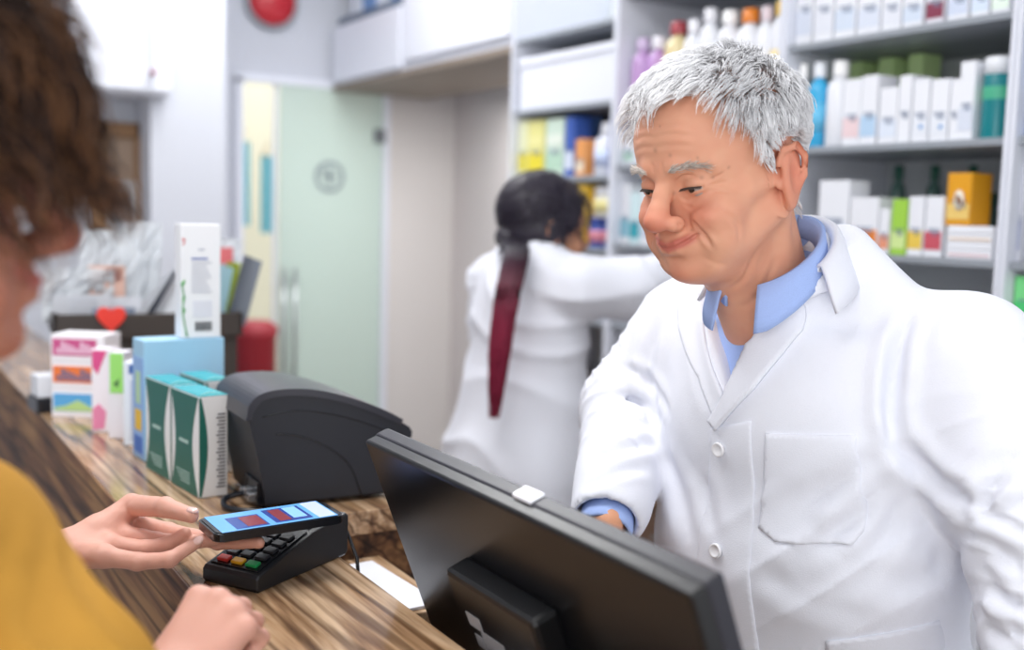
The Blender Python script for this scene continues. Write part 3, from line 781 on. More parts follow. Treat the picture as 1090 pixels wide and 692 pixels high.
c = atX(1021, 213, XF+.0165); b = MB(); b.lathe([(0, 0), (.5, 0), (.5, 1), (0, 1)], 28, Matrix.Translation(c) @ Matrix.Rotation(-PI/2, 4, 'Y') @ Matrix.Diagonal((.042, .024, .002, 1)), cap=False); tag(b.build('oval_picture', pm('f5efe2')), label='cream oval picture on the yellow carton front', cat='sticker')
c = atX(1021, 213, XF+.0140); b = MB(); b.lathe([(0, 0), (.5, 0), (.5, 1), (0, 1)], 28, Matrix.Translation(c) @ Matrix.Rotation(-PI/2, 4, 'Y') @ Matrix.Rotation(.5, 4, 'Z') @ Matrix.Diagonal((.024, .011, .002, 1)), cap=False); tag(b.build('brown_print', pm('8a5a3a')), label='small brown figure printed inside the cream oval', cat='sticker')
for k, (x_, y_) in enumerate(((952, 176), (991, 176), (1032, 176), (1053, 205))):
    G('bottle', x_-7, x_+7, y_, z, ['5d7f78', '2f6b5a'], 'dark green dropper bottle at the back of the shelf, '+['first', 'second', 'third', 'fourth'][k]+' from the man', X=XF+.26, group='dark green bottles at the back')
# --- bay at the far right edge
G('box', 1078, 1110, 28, ZR[2], ['2f79c4', '1d4f8c'], 'blue carton cut by the right picture edge, above')
G('box', 1076, 1092, 175, ZR[1], ['e4e6f0', 'b9bfd6'], 'pale carton with lilac band at the right picture edge')
G('box', 1073, 1100, 205, ZR[1], ['c9ccd6', 'aab'*2], 'grey carton at the right picture edge, middle shelf', X=XF+.09)
G('box', 1068, 1112, 342, ZR[0], ['c4204e', 'e4688a'], 'crimson pack at the right picture edge below the green one')
G('box', 1073, 1106, 294, atX(1089, 342, XF+.02).z+.001, ['7fe08f', '4fcf7a'], 'bright green pack lying on the crimson one at the right picture edge')
# --- middle bay
z = ZM[2]+.130
G('bottle', 671, 686, 20, z, ['e7d9ee', 'f6f3fa'], 'pale bottle on the high shelf behind the lilac ones', X=XF+.12)
z = ZM[2]+.130
b = MB(); b.box(XF+.0, XB-.013, Y1+.026, Y2-.026, z-.014, z, .002); o = b.build('glass_shelf', mat('grey_glass_shelf', '8f8c9c', .3)); tag(o, label='thin grey glass shelf carrying the lilac and orange topped bottles', cat='shelf')
for k, (a, c, yt, cs, lb) in enumerate([(668, 684, 40, ['c9a3d6', 'd9c4e6'], 'lilac bottle at the left end of the shelf over the man'), (684, 701, 38, ['c39ad2', 'f1eef8'], 'purple bottle beside the lilac one over the man'),
      (702, 722, 22, ['e9d9a8', 'b04a52', 'e2b24a'], 'amber bottle with a dark red cap above the man\'s hair'), (724, 739, 20, [W, 'f4f4fa', 'f0b04a'], 'white bottle with a yellow label above the man'),
      (740, 757, 8, [W, 'f4f4fa', '7fc0e6'], 'white bottle with a sky blue label above the man'), (758, 778, 10, [W, 'ffffff', 'f0a878'], 'white bottle with a peach label above the man'),
      (778, 800, 8, [W, 'ee8a30', 'f2b98c'], 'white bottle with an orange cap above the man'), (802, 818, 6, [W, 'e6d5dc'], 'slim white bottle right of the orange cap'), (819, 833, 0, [W, 'efc23a', 'f3dc9a'], 'slim white bottle with a yellow cap by the upright')]):
    G('bottle', a, c, yt, z, cs, lb)
z = ZM[2]-.002
for k, (a, c, yt, cs) in enumerate([(664, 676, 140, [W, 'bcd']), (676, 690, 143, [W, 'e3e3f3']), (660, 672, 210, [W, '9cc'])]):
    cs = [cs[0], (cs[1]*2 if len(cs[1]) == 3 else cs[1])]
    if k < 2: G('box', a, c, yt, z, cs, ['narrow white carton beside the upright, level with the man\'s forehead', 'white carton touching the man\'s forehead line'][k])
z = ZM[1]
for k, (a, c, yt, cs, lb) in enumerate([(660, 671, 196, [W, '8fc6d8'], 'white carton with blue band level with the man\'s nose'), (671, 682, 205, ['d9f0f4', '34a8b8'], 'white carton with turquoise band by the man\'s nose'), (683, 700, 200, [W, 'd6dcee'], 'plain white carton hidden partly by the man\'s nose')]): G('box', a, c, yt, z, cs, lb)
for k, (a, c, yt, cs, lb) in enumerate([(662, 676, 330, ['e2e2ea', '2f6b4a'], 'pale carton with a green spot beside the upright, low shelf'), (678, 700, 335, ['b9c6dd', '5b7fc0'], 'grey blue carton on the low shelf by the man\'s sleeve')]): G('box', a, c, yt, ZM[0]-.22, cs, lb, X=XF)
# --- left bay
z = ZL[3]
t = empty('storage_box', (XF, 3.0, z), label='long plain white box filling the shelf above the yellow cartons', cat='box')
b = MB(); b.box(XF+.01, XB-.05, Y2+.03, Y3-.03, z+.001, z+.165, .004); b.build('box_body', lac, t)
b = MB(); b.box(XF+.004, XB-.04, Y2+.026, Y3-.026, z+.150, z+.178, .004); b.build('lid', lac, t)
z = ZL[2]
for a, c, yt, cs, lb in [(550, 562, 128, ['eef0c8', 'e6d94a'], 'pale yellow carton at the left end of the upper row'), (562, 580, 128, ['f1ec9a', 'f3e23a', 'f7f2a8'], 'bright yellow carton second in the upper row'), (581, 601, 126, ['d9ecdc', 'bfe0c8', 'eef7ea'], 'pale green carton in the upper row'),
      (602, 612, 124, ['3f62b8', 'dfe8fa'], 'blue carton left of the small orange one'), (613, 623, 148, ['f0a662', 'f6e3c8'], 'small orange carton between the blue ones'), (649, 657, 124, ['3a4fa0', '2c3c86'], 'navy carton against the upright, upper row')]: G('box', a, c, yt, z, cs, lb)
G('box', 614, 624, 124, z, ['6a90d8', 'c3d4f4'], 'tall blue carton behind the small orange one', X=XF+.12)
G('bottle', 626, 648, 130, z, ['eef1fb', 'f7f8fd', 'c9d6f2'], 'white rounded bottle among the blue cartons')
z = ZL[1]
for a, c, yt, cs, lb in [(612, 624, 196, ['f3c848', 'e8b020'], 'yellow carton just above the woman\'s face'), (548, 566, 200, ['e9ecf4', 'cfd6e8'], 'white carton hidden mostly by the woman\'s hair')]: G('box', a, c, yt, z, cs, lb)
G('jar', 622, 638, 232, z, ['5069b8', '3f55a8', 'd98a9a'], 'blue jar with pink label, left of the pair facing the woman'); G('jar', 639, 655, 232, z, ['4a62b4', '3f55a8', 'd98a9a'], 'blue jar with pink label, right of the pair facing the woman')
zz = atX(638, 232, XF+.02).z
G('jar', 622, 654, 199, zz+.001, ['f2f0e2', 'f6f6fa', 'f1e6a0'], 'white tub with a pale yellow label on the pair of blue jars')
for a, c, yt, cs, lb in [(640, 650, 306, ['ccd4ea', '4a6fc0'], 'pale blue carton under the woman\'s arm'), (651, 657, 318, ['1f3a34', '4fd070'], 'small dark pack with a green spot under the woman\'s arm')]: G('box', a, c, yt, ZL[0], cs, lb)
# brown cabinet seen left of the woman
# ================================================================== counter
CT = 1.07                                                           # top of the customer ledge
def wood(name, c1, c2, c3, axis='Y', rough=.25, sc=1.0):
    m = bpy.data.materials.new(name); m.use_nodes = True; nt = m.node_tree; b = nt.nodes['Principled BSDF']
    tc = nt.nodes.new('ShaderNodeTexCoord'); mp = nt.nodes.new('ShaderNodeMapping'); nt.links.new(tc.outputs['Object'], mp.inputs['Vector'])
    mp.inputs['Scale'].default_value = {'Y': (22*sc, 1.3*sc, 22*sc), 'X': (1.3*sc, 22*sc, 22*sc), 'Z': (22*sc, 22*sc, 1.6*sc)}[axis]
    n = nt.nodes.new('ShaderNodeTexNoise'); n.inputs['Scale'].default_value = 1.6; n.inputs['Detail'].default_value = 6; n.inputs['Distortion'].default_value = 1.2
    nt.links.new(mp.outputs['Vector'], n.inputs['Vector'])
    n2 = nt.nodes.new('ShaderNodeTexNoise'); n2.inputs['Scale'].default_value = 6; n2.inputs['Detail'].default_value = 4; nt.links.new(mp.outputs['Vector'], n2.inputs['Vector'])
    r = nt.nodes.new('ShaderNodeValToRGB'); e = r.color_ramp.elements
    e[0].position = .34; e[0].color = (*hexc(c1), 1); e[1].position = .62; e[1].color = (*hexc(c3), 1)
    q = e.new(.46); q.color = (*hexc(c2), 1)
    nt.links.new(n.outputs['Fac'], r.inputs['Fac'])
    mx = nt.nodes.new('ShaderNodeMixRGB'); mx.blend_type = 'MULTIPLY'; mx.inputs['Fac'].default_value = .55
    r2 = nt.nodes.new('ShaderNodeValToRGB'); r2.color_ramp.elements[0].position = .38; r2.color_ramp.elements[0].color = (.35, .28, .22, 1); r2.color_ramp.elements[1].position = .56; r2.color_ramp.elements[1].color = (1, 1, 1, 1)
    nt.links.new(n2.outputs['Fac'], r2.inputs['Fac']); nt.links.new(r.outputs['Color'], mx.inputs['Color1']); nt.links.new(r2.outputs['Color'], mx.inputs['Color2'])
    wv = nt.nodes.new('ShaderNodeTexWave'); wv.wave_type = 'BANDS'; wv.bands_direction = 'DIAGONAL'; mp2 = nt.nodes.new('ShaderNodeMapping'); mp2.inputs['Scale'].default_value = {'Y': (30, 1.5, 30), 'X': (1.5, 30, 30), 'Z': (30, 30, 1.5)}[axis]
    nt.links.new(tc.outputs['Object'], mp2.inputs['Vector']); nt.links.new(mp2.outputs['Vector'], wv.inputs['Vector'])
    wv.inputs['Scale'].default_value = .75*sc; wv.inputs['Distortion'].default_value = 9; wv.inputs['Detail'].default_value = 3; wv.inputs['Detail Scale'].default_value = .9; wv.inputs['Detail Roughness'].default_value = .6
    r3 = nt.nodes.new('ShaderNodeValToRGB'); r3.color_ramp.elements[0].position = .0; r3.color_ramp.elements[0].color = (.22, .16, .12, 1); r3.color_ramp.elements[1].position = .28; r3.color_ramp.elements[1].color = (1, 1, 1, 1)
    mx3 = nt.nodes.new('ShaderNodeMixRGB'); mx3.blend_type = 'MULTIPLY'; mx3.inputs['Fac'].default_value = .8
    nt.links.new(wv.outputs['Fac'], r3.inputs['Fac']); nt.links.new(mx.outputs['Color'], mx3.inputs['Color1']); nt.links.new(r3.outputs['Color'], mx3.inputs['Color2'])
    nt.links.new(mx3.outputs['Color'], b.inputs['Base Color']); b.inputs['Roughness'].default_value = rough
    return m
ctop = wood('zebrano_top', '7a5a43', 'b08c69', 'd2b392', 'Y', .16, .8)
cfront = wood('zebrano_front', '432b1c', '80583a', 'a67c50', 'Y', .6, .6)
t = empty('counter', (.40, 1.9, 0), label='long wooden counter with dark striped grain between customer and pharmacist', cat='counter')
b = MB(); b.box(.3165, .507, .16, 4.0, CT-.035, CT, .0008); b.build('counter_top', ctop, t)
b = MB(); b.box(.3135, .3163, .15, 4.0, 0, CT-.0003, .0005); b.box(.3165, .350, .16, 3.99, 0, CT-.0355); b.build('front_panel', cfront, t)
b = MB(); b.box(.48, .505, .16, 3.99, 0, CT-.0355); b.build('rear_panel', ctop, t)
b = MB(); b.box(.507, .76, 1.40, 2.60, CT-.035, CT, .0015); b.build('equipment_shelf', ctop, t)
b = MB(); b.box(.506, .80, .16, 1.395, .862, .887, .002); b.build('worktop', ctop, t)
b = MB(); b.box(.506, .64, 1.165, 1.395, .985, 1.003, .002); b.build('paper_shelf', ctop, t)
b = MB(); b.box(.51, .76, 1.415, 1.44, .02, CT-.036); b.box(.72, .745, 1.44, 2.58, .02, CT-.036); b.box(.76, .785, .17, 1.39, 0, .861); b.build('cabinet_body', cfront, t)
# white sheets in the paper shelf
for k, (x0, y0, rz, lb) in enumerate([(.520, 1.17, .05, 'white printed sheet lying on the shelf between terminal and printer'), (.5165, 1.03, 0, 'white sheet lying on the worktop beside the monitor edge')]):
    b = MB(); M4 = Matrix.Translation((x0, y0, [1.0035, .8875][k])) @ Matrix.Rotation(rz, 4, 'Z'); b.box(0, .105, 0, [.19, .10][k], 0, .004, .0005, M=M4); o = b.build('paper_sheet', pm('eef0f8', .8)); tag(o, label=lb, cat='paper')
# ------------------------------------------------------------------ printer
blk = mat('dark_grey_plastic', '23262f', .42, .5, bump=.12, bscale=1500)
blk2 = mat('black_gloss_plastic', '1c1e24', .18, .5)
blk3 = mat('dark_plastic_smooth', '34353f', .30, .5)
pr = empty('label_printer', (.6, 1.6, CT), label='dark grey label printer with a curved lid standing on the counter', cat='printer')
# near face runs from the rear (left) towards the pharmacist (right)
A = atZ(272, 540, CT+.006); 
near0 = Vector((.487, 1.460, 0)); near1 = Vector((.700, 1.452, 0)); ex = (near1-near0).normalized(); ey = Vector((-ex.y, ex.x, 0))
PM = Matrix(((ex.x, ey.x, 0, near0.x), (ex.y, ey.y, 0, near0.y), (0, 0, 1, CT), (0, 0, 0, 1)))
prof = [(.006, .006), (.002, .030), (-.006, .075), (-.016, .118), (-.020, .140), (-.012, .158), (.006, .167), (.040, .170), (.080, .166), (.130, .152), (.180, .132), (.222, .108), (.231, .098), (.228, .088), (.208, .060), (.198, .030), (.196, .006)]
def rs_prof(p, s): 
    cx = sum(q[0] for q in p)/len(p); cz = sum(q[1] for q in p)/len(p); return [(cx+(x-cx)*s, cz+(z-cz)*s) for x, z in p]
fine = [(v.x, v.y) for v in smooth_path([Vector((x, z, 0)) for x, z in prof[:-1]], 4)]+[prof[-1]]
b = MB(); b.prism(fine, 0, .175, 'y', M=PM, bev=.004, seg=3); b.build('housing', blk, pr)
lid = [(-.024, .132), (-.018, .158), (.004, .1715), (.040, .1745), (.080, .1705), (.130, .1565), (.180, .1365), (.215, .118), (.211, .110), (.178, .126), (.13, .146), (.08, .160), (.04, .1645), (.008, .162), (-.010, .152), (-.016, .132)]
b = MB(); lid = [(v.x, v.y) for v in smooth_path([Vector((x, z, 0)) for x, z in lid[:8]], 4)]+[(v.x, v.y) for v in smooth_path([Vector((x, z, 0)) for x, z in lid[8:]], 4)]
b.prism(lid, -.003, .178, 'y', M=PM, bev=.0015, seg=2); b.build('lid', blk3, pr)
b = MB(); M5 = PM; b.box(.09, .175, .03, .145, 0, .004, .001, M=PM @ Matrix.Translation((0, 0, .166)) @ Matrix.Rotation(.28, 4, 'Y')); b.build('paper_window', blk2, pr)
b = MB(); pts = smooth_path([Vector((x, -.0006, z)) for x, z in ((.020, .110), (.055, .104), (.095, .086), (.130, .056), (.150, .008))], 5)
b.tube([PM @ q for q in pts], .0013, 6); b.build('side_seam', blk2, pr)
b = MB(); pts = [Vector((x, -.0008, z-.014)) for x, z in [(.0, .150), (.04, .156), (.08, .152), (.13, .139), (.18, .120), (.215, .103)]]
b.tube([PM @ q for q in smooth_path(pts, 4)], .0009, 6); b.build('lid_seam', blk2, pr)
for k in range(4):
    b = MB(); b.box(.2105, .2115, -.001, .001, .088-.004*k*0, .098, 0, M=PM @ Matrix.Translation((.0025*k, 0, -.002*k))); b.build('vent_slot', blk2, pr)
# sockets at the rear
b = MB(); b.box(-.004, .010, .012, .075, .004, .040, .001, M=PM); b.build('socket_recess', blk2, pr)
for k in range(3):
    b = MB(); b.box(-.014, .0, .018+.018*k, .031+.018*k, .010, .022+.004*(k % 2), .001, M=PM); b.build('socket', mat('plated_metal', 'b8babf', .25, metal=.8), pr)
cb = smooth_path([PM @ Vector(q) for q in ((-.012, .050, .016), (-.040, .046, .012), (-.045, .02, .0055), (-.02, -.012, .0055), (.02, -.02, .0055), (.03, -.022, .0055))], 8)
b = MB(); b.tube(cb, .0045, 8); o = b.build('cable', blk2); tag(o, label='black cable plugged into the rear of the label printer', cat='cable')
# ------------------------------------------------------------------ monitor
mo_dark = mat('monitor_black', '0f1013', .3, .5, bump=.05, bscale=900); mo_edge = mat('monitor_edge_grey', '23232d', .35, .5)
mon = empty('monitor', (.70, .86, .887), label='black computer monitor seen from behind, leaning back over the counter edge', cat='monitor')
ang = math.radians(21)
# panel frame: origin at the top edge, X along +Y world (far), local down vector
MT = Vector((.505, .570, 1.232)); mx_ = Vector((0, 1, 0)); mdn = Vector((math.sin(ang), 0, -math.cos(ang))); mno = mx_.cross(mdn)   # towards the customer?
if mno.x > 0: mno = -mno
MM = Matrix(((mx_.x, mdn.x, -mno.x, MT.x), (mx_.y, mdn.y, -mno.y, MT.y), (mx_.z, mdn.z, -mno.z, MT.z), (0, 0, 0, 1)))
LW, LH = .578, .340
b = MB(); b.box(0, LW, 0, LH, 0, .020, .004, 3, M=MM); b.build('back_shell', mo_dark, mon)
b = MB(); b.box(-.001, LW+.001, -.0015, LH+.001, .014, .034, .004, 3, M=MM); b.build('bezel', mo_edge, mon)
b = MB(); b.box(.012, LW-.012, .012, LH-.016, .0338, .0350, M=MM); b.build('screen', mat('screen_dark', '0c0d10', .1), mon)
b = MB(); b.box(.215, .385, .092, .300, -.030, .002, .006, 2, M=MM); mt = b.build('stand_mount', mo_dark, mon)
b = MB(); b.box(.295, .340, .150, .225, -.0306, -.0298, M=MM); mt2 = b.build('spec_label', mat('torn_label', 'a9a9ae', .6), mt, label='torn pale sticker')
for k in range(3):
    b = MB(); b.box(.335+.006*k, .362-.005*k, .135+.025*k, .151+.024*k, -.0307, -.0297, M=MM @ Matrix.Rotation(.0, 4, 'Z')); b.build('sticker_scrap', mat('torn_label', 'a9a9ae', .6), mt)
nb = MM @ Vector((.275, .24, -.01)); foot = Vector((.70, nb.y, .887))
b = MB(); b.tube([nb, Vector((nb.x+.0, nb.y, .96)), Vector((.60, nb.y, .900))], .018, 14); b.build('stand_neck', mo_dark, mon)
b = MB(); b.lathe([(0, .0005), (.105, .0005), (.108, .006), (.09, .014), (.0, .018)], 40, Matrix.Translation((.63, nb.y, .887)), cap=False); b.build('stand_base', mo_dark, mon)
b = MB(); b.box(.236, .268, -.0045, .001, .015, .033, .0020, M=MM); b.build('top_edge_block', mat('pale_gloss', 'f6f8ff', .1), mon)  # small pale glossy block on the monitor's top edge
# ------------------------------------------------------------------ card terminal
tm = empty('card_terminal', (.45, 1.22, CT), label='black card payment terminal on the counter under the phone', cat='card terminal')
tl = Vector((.349, 1.232, 0)); tr_ = Vector((.375, 1.140, 0)); fa = Vector((.518, 1.226, 0))
ty = (fa-tr_).normalized(); tx = Vector((ty.y, -ty.x, 0)); o_ = tr_-tx*.082
TM = Matrix(((tx.x, ty.x, 0, o_.x), (tx.y, ty.y, 0, o_.y), (0, 0, 1, CT), (0, 0, 0, 1)))
side = [(0, .004), (.003, .0), (.165, .0), (.170, .004), (.171, .050), (.166, .054), (.100, .046), (.004, .020), (0, .016)]
b = MB(); b.prism(side, 0, .082, 'x', M=TM, bev=.003, seg=3); b.build('casing', mat('terminal_black', '23262b', .3), tm)
slope = math.atan2(.026, .096)
KM = TM @ Matrix.Translation((0, .004, .0208)) @ Matrix.Rotation(slope, 4, 'X')
b = MB(); b.box(.006, .076, .004, .095, -.001, .0012, .0008, M=KM); b.build('keypad_plate', blk2, tm)
kc = [('c03028', .012), ('e0a81c', .033), ('1f9e58', .054)]
for c_, x_ in kc:
    b = MB(); b.box(x_, x_+.016, .008, .018, .001, .0048, .0012, M=KM); b.build('key', pm(c_, .4), tm, label={'c03028': 'red cancel key', 'e0a81c': 'yellow clear key', '1f9e58': 'green confirm key'}[c_])
for r_ in range(4):
    for c_ in range(3):
        b = MB(); b.box(.012+.021*c_, .028+.021*c_, .024+.015*r_, .035+.015*r_, .001, .0044, .0012, M=KM); b.build('key', mat('key_black', '2e3138', .4), tm)
SM = TM @ Matrix.Translation((0, .102, .0470)) @ Matrix.Rotation(math.atan2(.008, .066), 4, 'X')
b = MB(); b.box(.010, .072, .002, .058, 0, .0012, .0006, M=SM); b.build('display', mat('display_dark', '1a2226', .08), tm)
cb = smooth_path([TM @ Vector(q) for q in ((.06, .170, .030), (.065, .185, .026), (.075, .19, .008), (.09, .18, -.01))], 8)
b = MB(); b.tube([Vector((.512, 1.245, 1.095)), Vector((.528, 1.25, 1.092)), Vector((.536, 1.235, 1.06)), Vector((.53, 1.21, 1.012))], .0025, 8); b.build('lead', blk2, tm)
# ------------------------------------------------------------------ boxes on the counter
def frame(o, rz): return Matrix.Translation(o) @ Matrix.Rotation(rz, 4, 'Z')
lw = pm('f4f5f8', .5)
def carton(name, o, rz, w, d, h, m, label, cat='box', group=None, bev=.0012):
    """o: near left corner on the ground; w runs along local x, d along local y (away)"""
    t = empty(name, o, rz, label=label, cat=cat, group=group); M4 = frame(o, rz)
    b = MB(); b.box(0, w, 0, d, .0005, h, bev, M=M4); b.build('carton', m, t); return t, M4
green = mat('bottle_green_print', '1f6a5e', .4); teal_top = mat('turquoise_lid', '3fb3bd', .25); mint = pm('a9ddd8')
# two green boxes side by side in depth; end face with curved white shapes
def green_box(o, rz, label):
    w, d, h = .044, .108, .152
    t, M4 = carton('tissue_carton', o, rz, w, d, h, pm('f1f3f4', .5), label, group='green cartons beside the printer')
    # printed left side (faces the customer, local -x)
    def curve_panel(pts, face):
        b = MB(); vs = []
        for u, v in pts:
            p = Vector((-.0008, u, v)) if face == 'x' else Vector((u, -.0008, v)); vs.append(b.bm.verts.new(M4 @ p))
        f = b.bm.faces.new(vs); ext = bmesh.ops.extrude_face_region(b.bm, geom=[f])
        dv_ = (M4.to_3x3() @ (Vector((.001, 0, 0)) if face == 'x' else Vector((0, .001, 0))))
        for v in [g for g in ext['geom'] if isinstance(g, bmesh.types.BMVert)]: v.co += dv_
        return b
    arc = lambda s: [(.004+.022*math.sin(PI*k/10), .002+(h-.004)*k/10) for k in range(11)]
    L_ = arc(1); pts = L_+[(d-.001-.016*math.sin(PI*k/10), h-.002-(h-.004)*k/10) for k in range(11)]
    curve_panel(pts, 'x').build('printed_side', green, t)
    b = MB()
    for k in range(4): b.box(-.0012, -.0004, .035, .088-.006*k, .030-.005*k, .0315-.005*k, M=M4)
    b.build('printed_lines', pm('b9d6cf'), t)
    b = MB(); b.box(-.0012, -.0004, .04, .075, .075, .080, M=M4); b.build('printed_mark', pm('b9d6cf'), t)
    b = MB(); b.box(.0, w, .0, d, h, h+.0008, M=M4); b.box(.006, w-.006, .015, d*.5, h+.0009, h+.0012, M=M4); b.build('printed_lid', teal_top, t)
    b = MB(); b.tube([M4 @ Vector(q) for q in ((.004, .004, h+.0015), (w*.5, .02, h+.0020), (w-.006, .012, h+.0015))], .0009, 5); b.build('lid_swirl', mint, t)
    # white end with small lines of print and green edge
    b = MB()
    for k in range(22):
        z_ = .014+k*.0052; b.box(w-.018+(k*7 % 5)*.0012, w-.004, -.0012, -.0002, z_, z_+.0018, M=M4)
    b.build('printed_lines', pm('4a4a58'), t)
    b = MB()
    cu = [(.0, .002)]+[(.003+.010*math.sin(PI*k/10), .002+(h-.004)*k/10) for k in range(11)]+[(0, h-.002)]
    curve_panel(cu, 'y').build('green_edge', green, t)
    return t
green_box((.426, 1.562, CT), .12, 'green and white carton nearest the printer, with small print on its end')
green_box((.414, 1.680, CT), .12, 'green and white carton standing behind its twin beside the blue carton')
green_box((.474, 1.700, CT), .12, 'green and white carton with turquoise lid tucked behind the printer')
# light blue carton
ltb = pm('a6d4f0', .35); ltb2 = pm('8fb8ea', .35)
t, M4 = carton('lotion_carton', (.408, 1.830, CT), .08, .138, .060, .204, ltb, 'light blue carton standing behind the green cartons')
b = MB(); b.box(-.0010, .0, .002, .058, .004, .174, M=M4); b.build('printed_side', ltb2, t)
b = MB(); b.box(-.0016, -.0008, .012, .046, .050, .085, M=M4); b.build('colour_spot', pm('f0c437'), t)
b = MB(); b.box(-.0018, -.0008, .008, .050, .012, .040, M=M4); b.build('colour_spot', pm('3f73c8'), t)
b = MB(); b.box(-.0017, -.0008, .018, .040, .096, .150, M=M4); b.build('colour_spot', pm('bfe0b4'), t)
# tall white carton standing on the light blue one
t, M4 = carton('cream_carton', (.472, 1.842, CT+.2045), .02, .068, .036, .194, lw, 'tall white carton with a barcode standing on the light blue carton')
b = MB(); M6 = M4
for k in range(13):
    w_ = .0010+.0010*((k*5) % 3 == 0); b.box(.024+.0022*k, .024+.0022*k+w_, -.0008, .0, .012, .028, M=M6)
b.build('barcode', pm('22242c'), t)
b = MB()
for k in range(9): b.box(.018, .052-.003*((k*3) % 4), -.0008, .0, .128-.0062*k, .1292-.0062*k, M=M6)
b.build('printed_lines', pm('8f94a8'), t)
b = MB(); b.box(.030, .040, -.0008, 0, .150, .152, M=M6); b.build('printed_mark', pm('8f94a8'), t)
b = MB(); b.box(.018, .046, -.0008, .0, .134, .137, M=M6); b.build('heading', pm('5b6fb0'), t)
b = MB(); b.box(.020, .053, -.0007, .0, .036, .064, M=M6); b.build('printed_panel', pm('e3e5ee'), t)
b = MB(); b.box(.0015, .0075, -.0008, .0, .167, .169, M=M6); b.prism([(.0055, .167), (.0075, .167), (.005, .158), (.0035, .158)], -.0008, 0, 'y', M=M6); b.build('red_mark', pm('c8202c'), t)
b = MB(); b.tube([M6 @ Vector(q) for q in smooth_path([(.001, -.0005, .095), (.005, -.0005, .070), (.003, -.0005, .045), (.010, -.0005, .004)], 5)], [.0012]*15+[.0022], 6); b.build('green_stem', pm('3f9a50'), t)
for k, (z_, s_) in enumerate([(.088, 1), (.062, 1), (.040, -1)]):
    b = MB(); b.prism([(.003, z_), (.0075, z_+.007), (.006, z_+.013), (.002, z_+.007)], -.0008, 0, 'y', M=M6); b.build('leaf_print', pm('5fb060'), t)
b = MB(); b.box(.0622, .0628, .002, .034, .002, .110, M=M6); b.build('green_side', pm('8fbf3a'), t)
# row of slim cartons (left of the light blue one)
t, M4 = carton('supplement_carton', (.404, 1.972, CT), -.50, .034, .045, .150, pm('e7edf6'), 'slim carton with a blue top and grey side stripes beside the light blue carton')
b = MB(); b.box(.010, .027, -.0010, 0, .130, .146, M=M4); b.build('blue_top', pm('2f5fa8'), t)
b = MB()
for k in range(15): b.box(.012, .026, -.0010, 0, .012+.0072*k, .0145+.0072*k, M=M4)
b.build('printed_lines', pm('8f9cc0'), t)
b = MB(); b.box(-.001, 0, .004, .056, .070, .112, M=M4); b.build('green_tab', pm('8fd66a'), t)
b = MB(); b.box(-.001, 0, .006, .050, .030, .060, M=M4); b.box(-.001, 0, .010, .040, .006, .020, M=M4); b.build('violet_print', pm('6a5a9a'), t)
t, M4 = carton('supplement_carton', (.376, 2.115, CT), -.60, .034, .045, .158, pm('f3eef4'), 'slim pink and white carton between the striped and the wide white cartons')
b = MB(); b.prism([(.002, .155), (.030, .155), (.012, .110), (.002, .125)], -.001, 0, 'y', M=M4); b.build('pink_print', pm('dc4f8c'), t)
b = MB(); b.prism([(.002, .004), (.024, .008), (.028, .040), (.014, .055), (.002, .045)], -.001, 0, 'y', M=M4); b.build('rose_print', pm('e88ab0'), t)
t, M4 = carton('supplement_carton', (.392, 2.045, CT), -.55, .030, .045, .160, pm('eceaf2'), 'slim white carton with a lime green sticker near the light blue carton')
b = MB(); b.box(.004, .028, -.0012, 0, .085, .158, M=M4); b.build('sticker', pm('9be070'), t, label='lime green sticker')
b = MB(); b.prism([(.010, .102), (.022, .112), (.018, .095)], -.0016, 0, 'y', M=M4); b.build('sticker_print', pm('3f6f3a'), t)
# stack of three colourful flat cartons forming the white striped block
zz_ = CT
for k, (c_, c2_, h_, lb) in enumerate([('5aa8dc', 'b6d68a', .058, 'white carton with a blue landscape strip, bottom of the stack of three'), ('ea7a3a', '6a6a8a', .054, 'white carton with an orange strip, middle of the stack of three'), ('c9548a', 'e8c0d6', .054, 'white carton with a magenta strip, topmost in the stack of three')]):
    t, M4 = carton('tea_carton', (.333, 2.300, zz_), -.62, .110, .075, h_, pm('f4f2f6'), lb, group='stack of white striped cartons'); zz_ += h_+.0006
    b = MB(); b.box(.004, .094, -.001, 0, h_*.22, h_*.84, M=M4); b.build('colour_strip', pm(c_), t)
    b = MB()
    if k == 0: b.prism([(.006, h_*.24), (.006, h_*.34), (.030, h_*.42), (.055, h_*.62), (.080, h_*.40), (.092, h_*.34), (.092, h_*.24)], -.0014, 0, 'y', M=M4)
    else: 
        for j in range(8): b.box(.012+j*.0098, .0195+j*.0098, -.0014, 0, h_*.30, h_*(.50+.08*(j*3 % 4)), M=M4)
    b.build('strip_print', pm(c2_), t)
# leaflets tray
tray_m = mat('tray_dark', '3a332f', .6)
TO = atZ(46, 415, CT+.0); 
t = empty('display_tray', (.60, 2.60, CT), label='dark open tray full of bags and leaflets behind the cartons', cat='tray')
TR = frame((.365, 2.47, CT), -.10) @ Matrix.Diagonal((1, 1, 1.14, 1))
b = MB(); b.box(0, .400, 0, .010, .120, .165, .002, M=TR); b.box(0, .010, 0, .26, .120, .165, .002, M=TR); b.box(.390, .400, 0, .26, .120, .165, .002, M=TR); b.box(0, .400, .25, .26, .120, .165, .002, M=TR); b.box(0, .400, .0, .26, .118, .124, .001, M=TR); b.build('rim', tray_m, t)
b = MB(); b.box(.01, .39, .012, .24, 0, .118, .002, M=TR); b.build('box_body', tray_m, t)
b = MB(); b.box(-.0, .40, -.0, .26, .0, .030, .002, M=TR); b.build('base', tray_m, t)
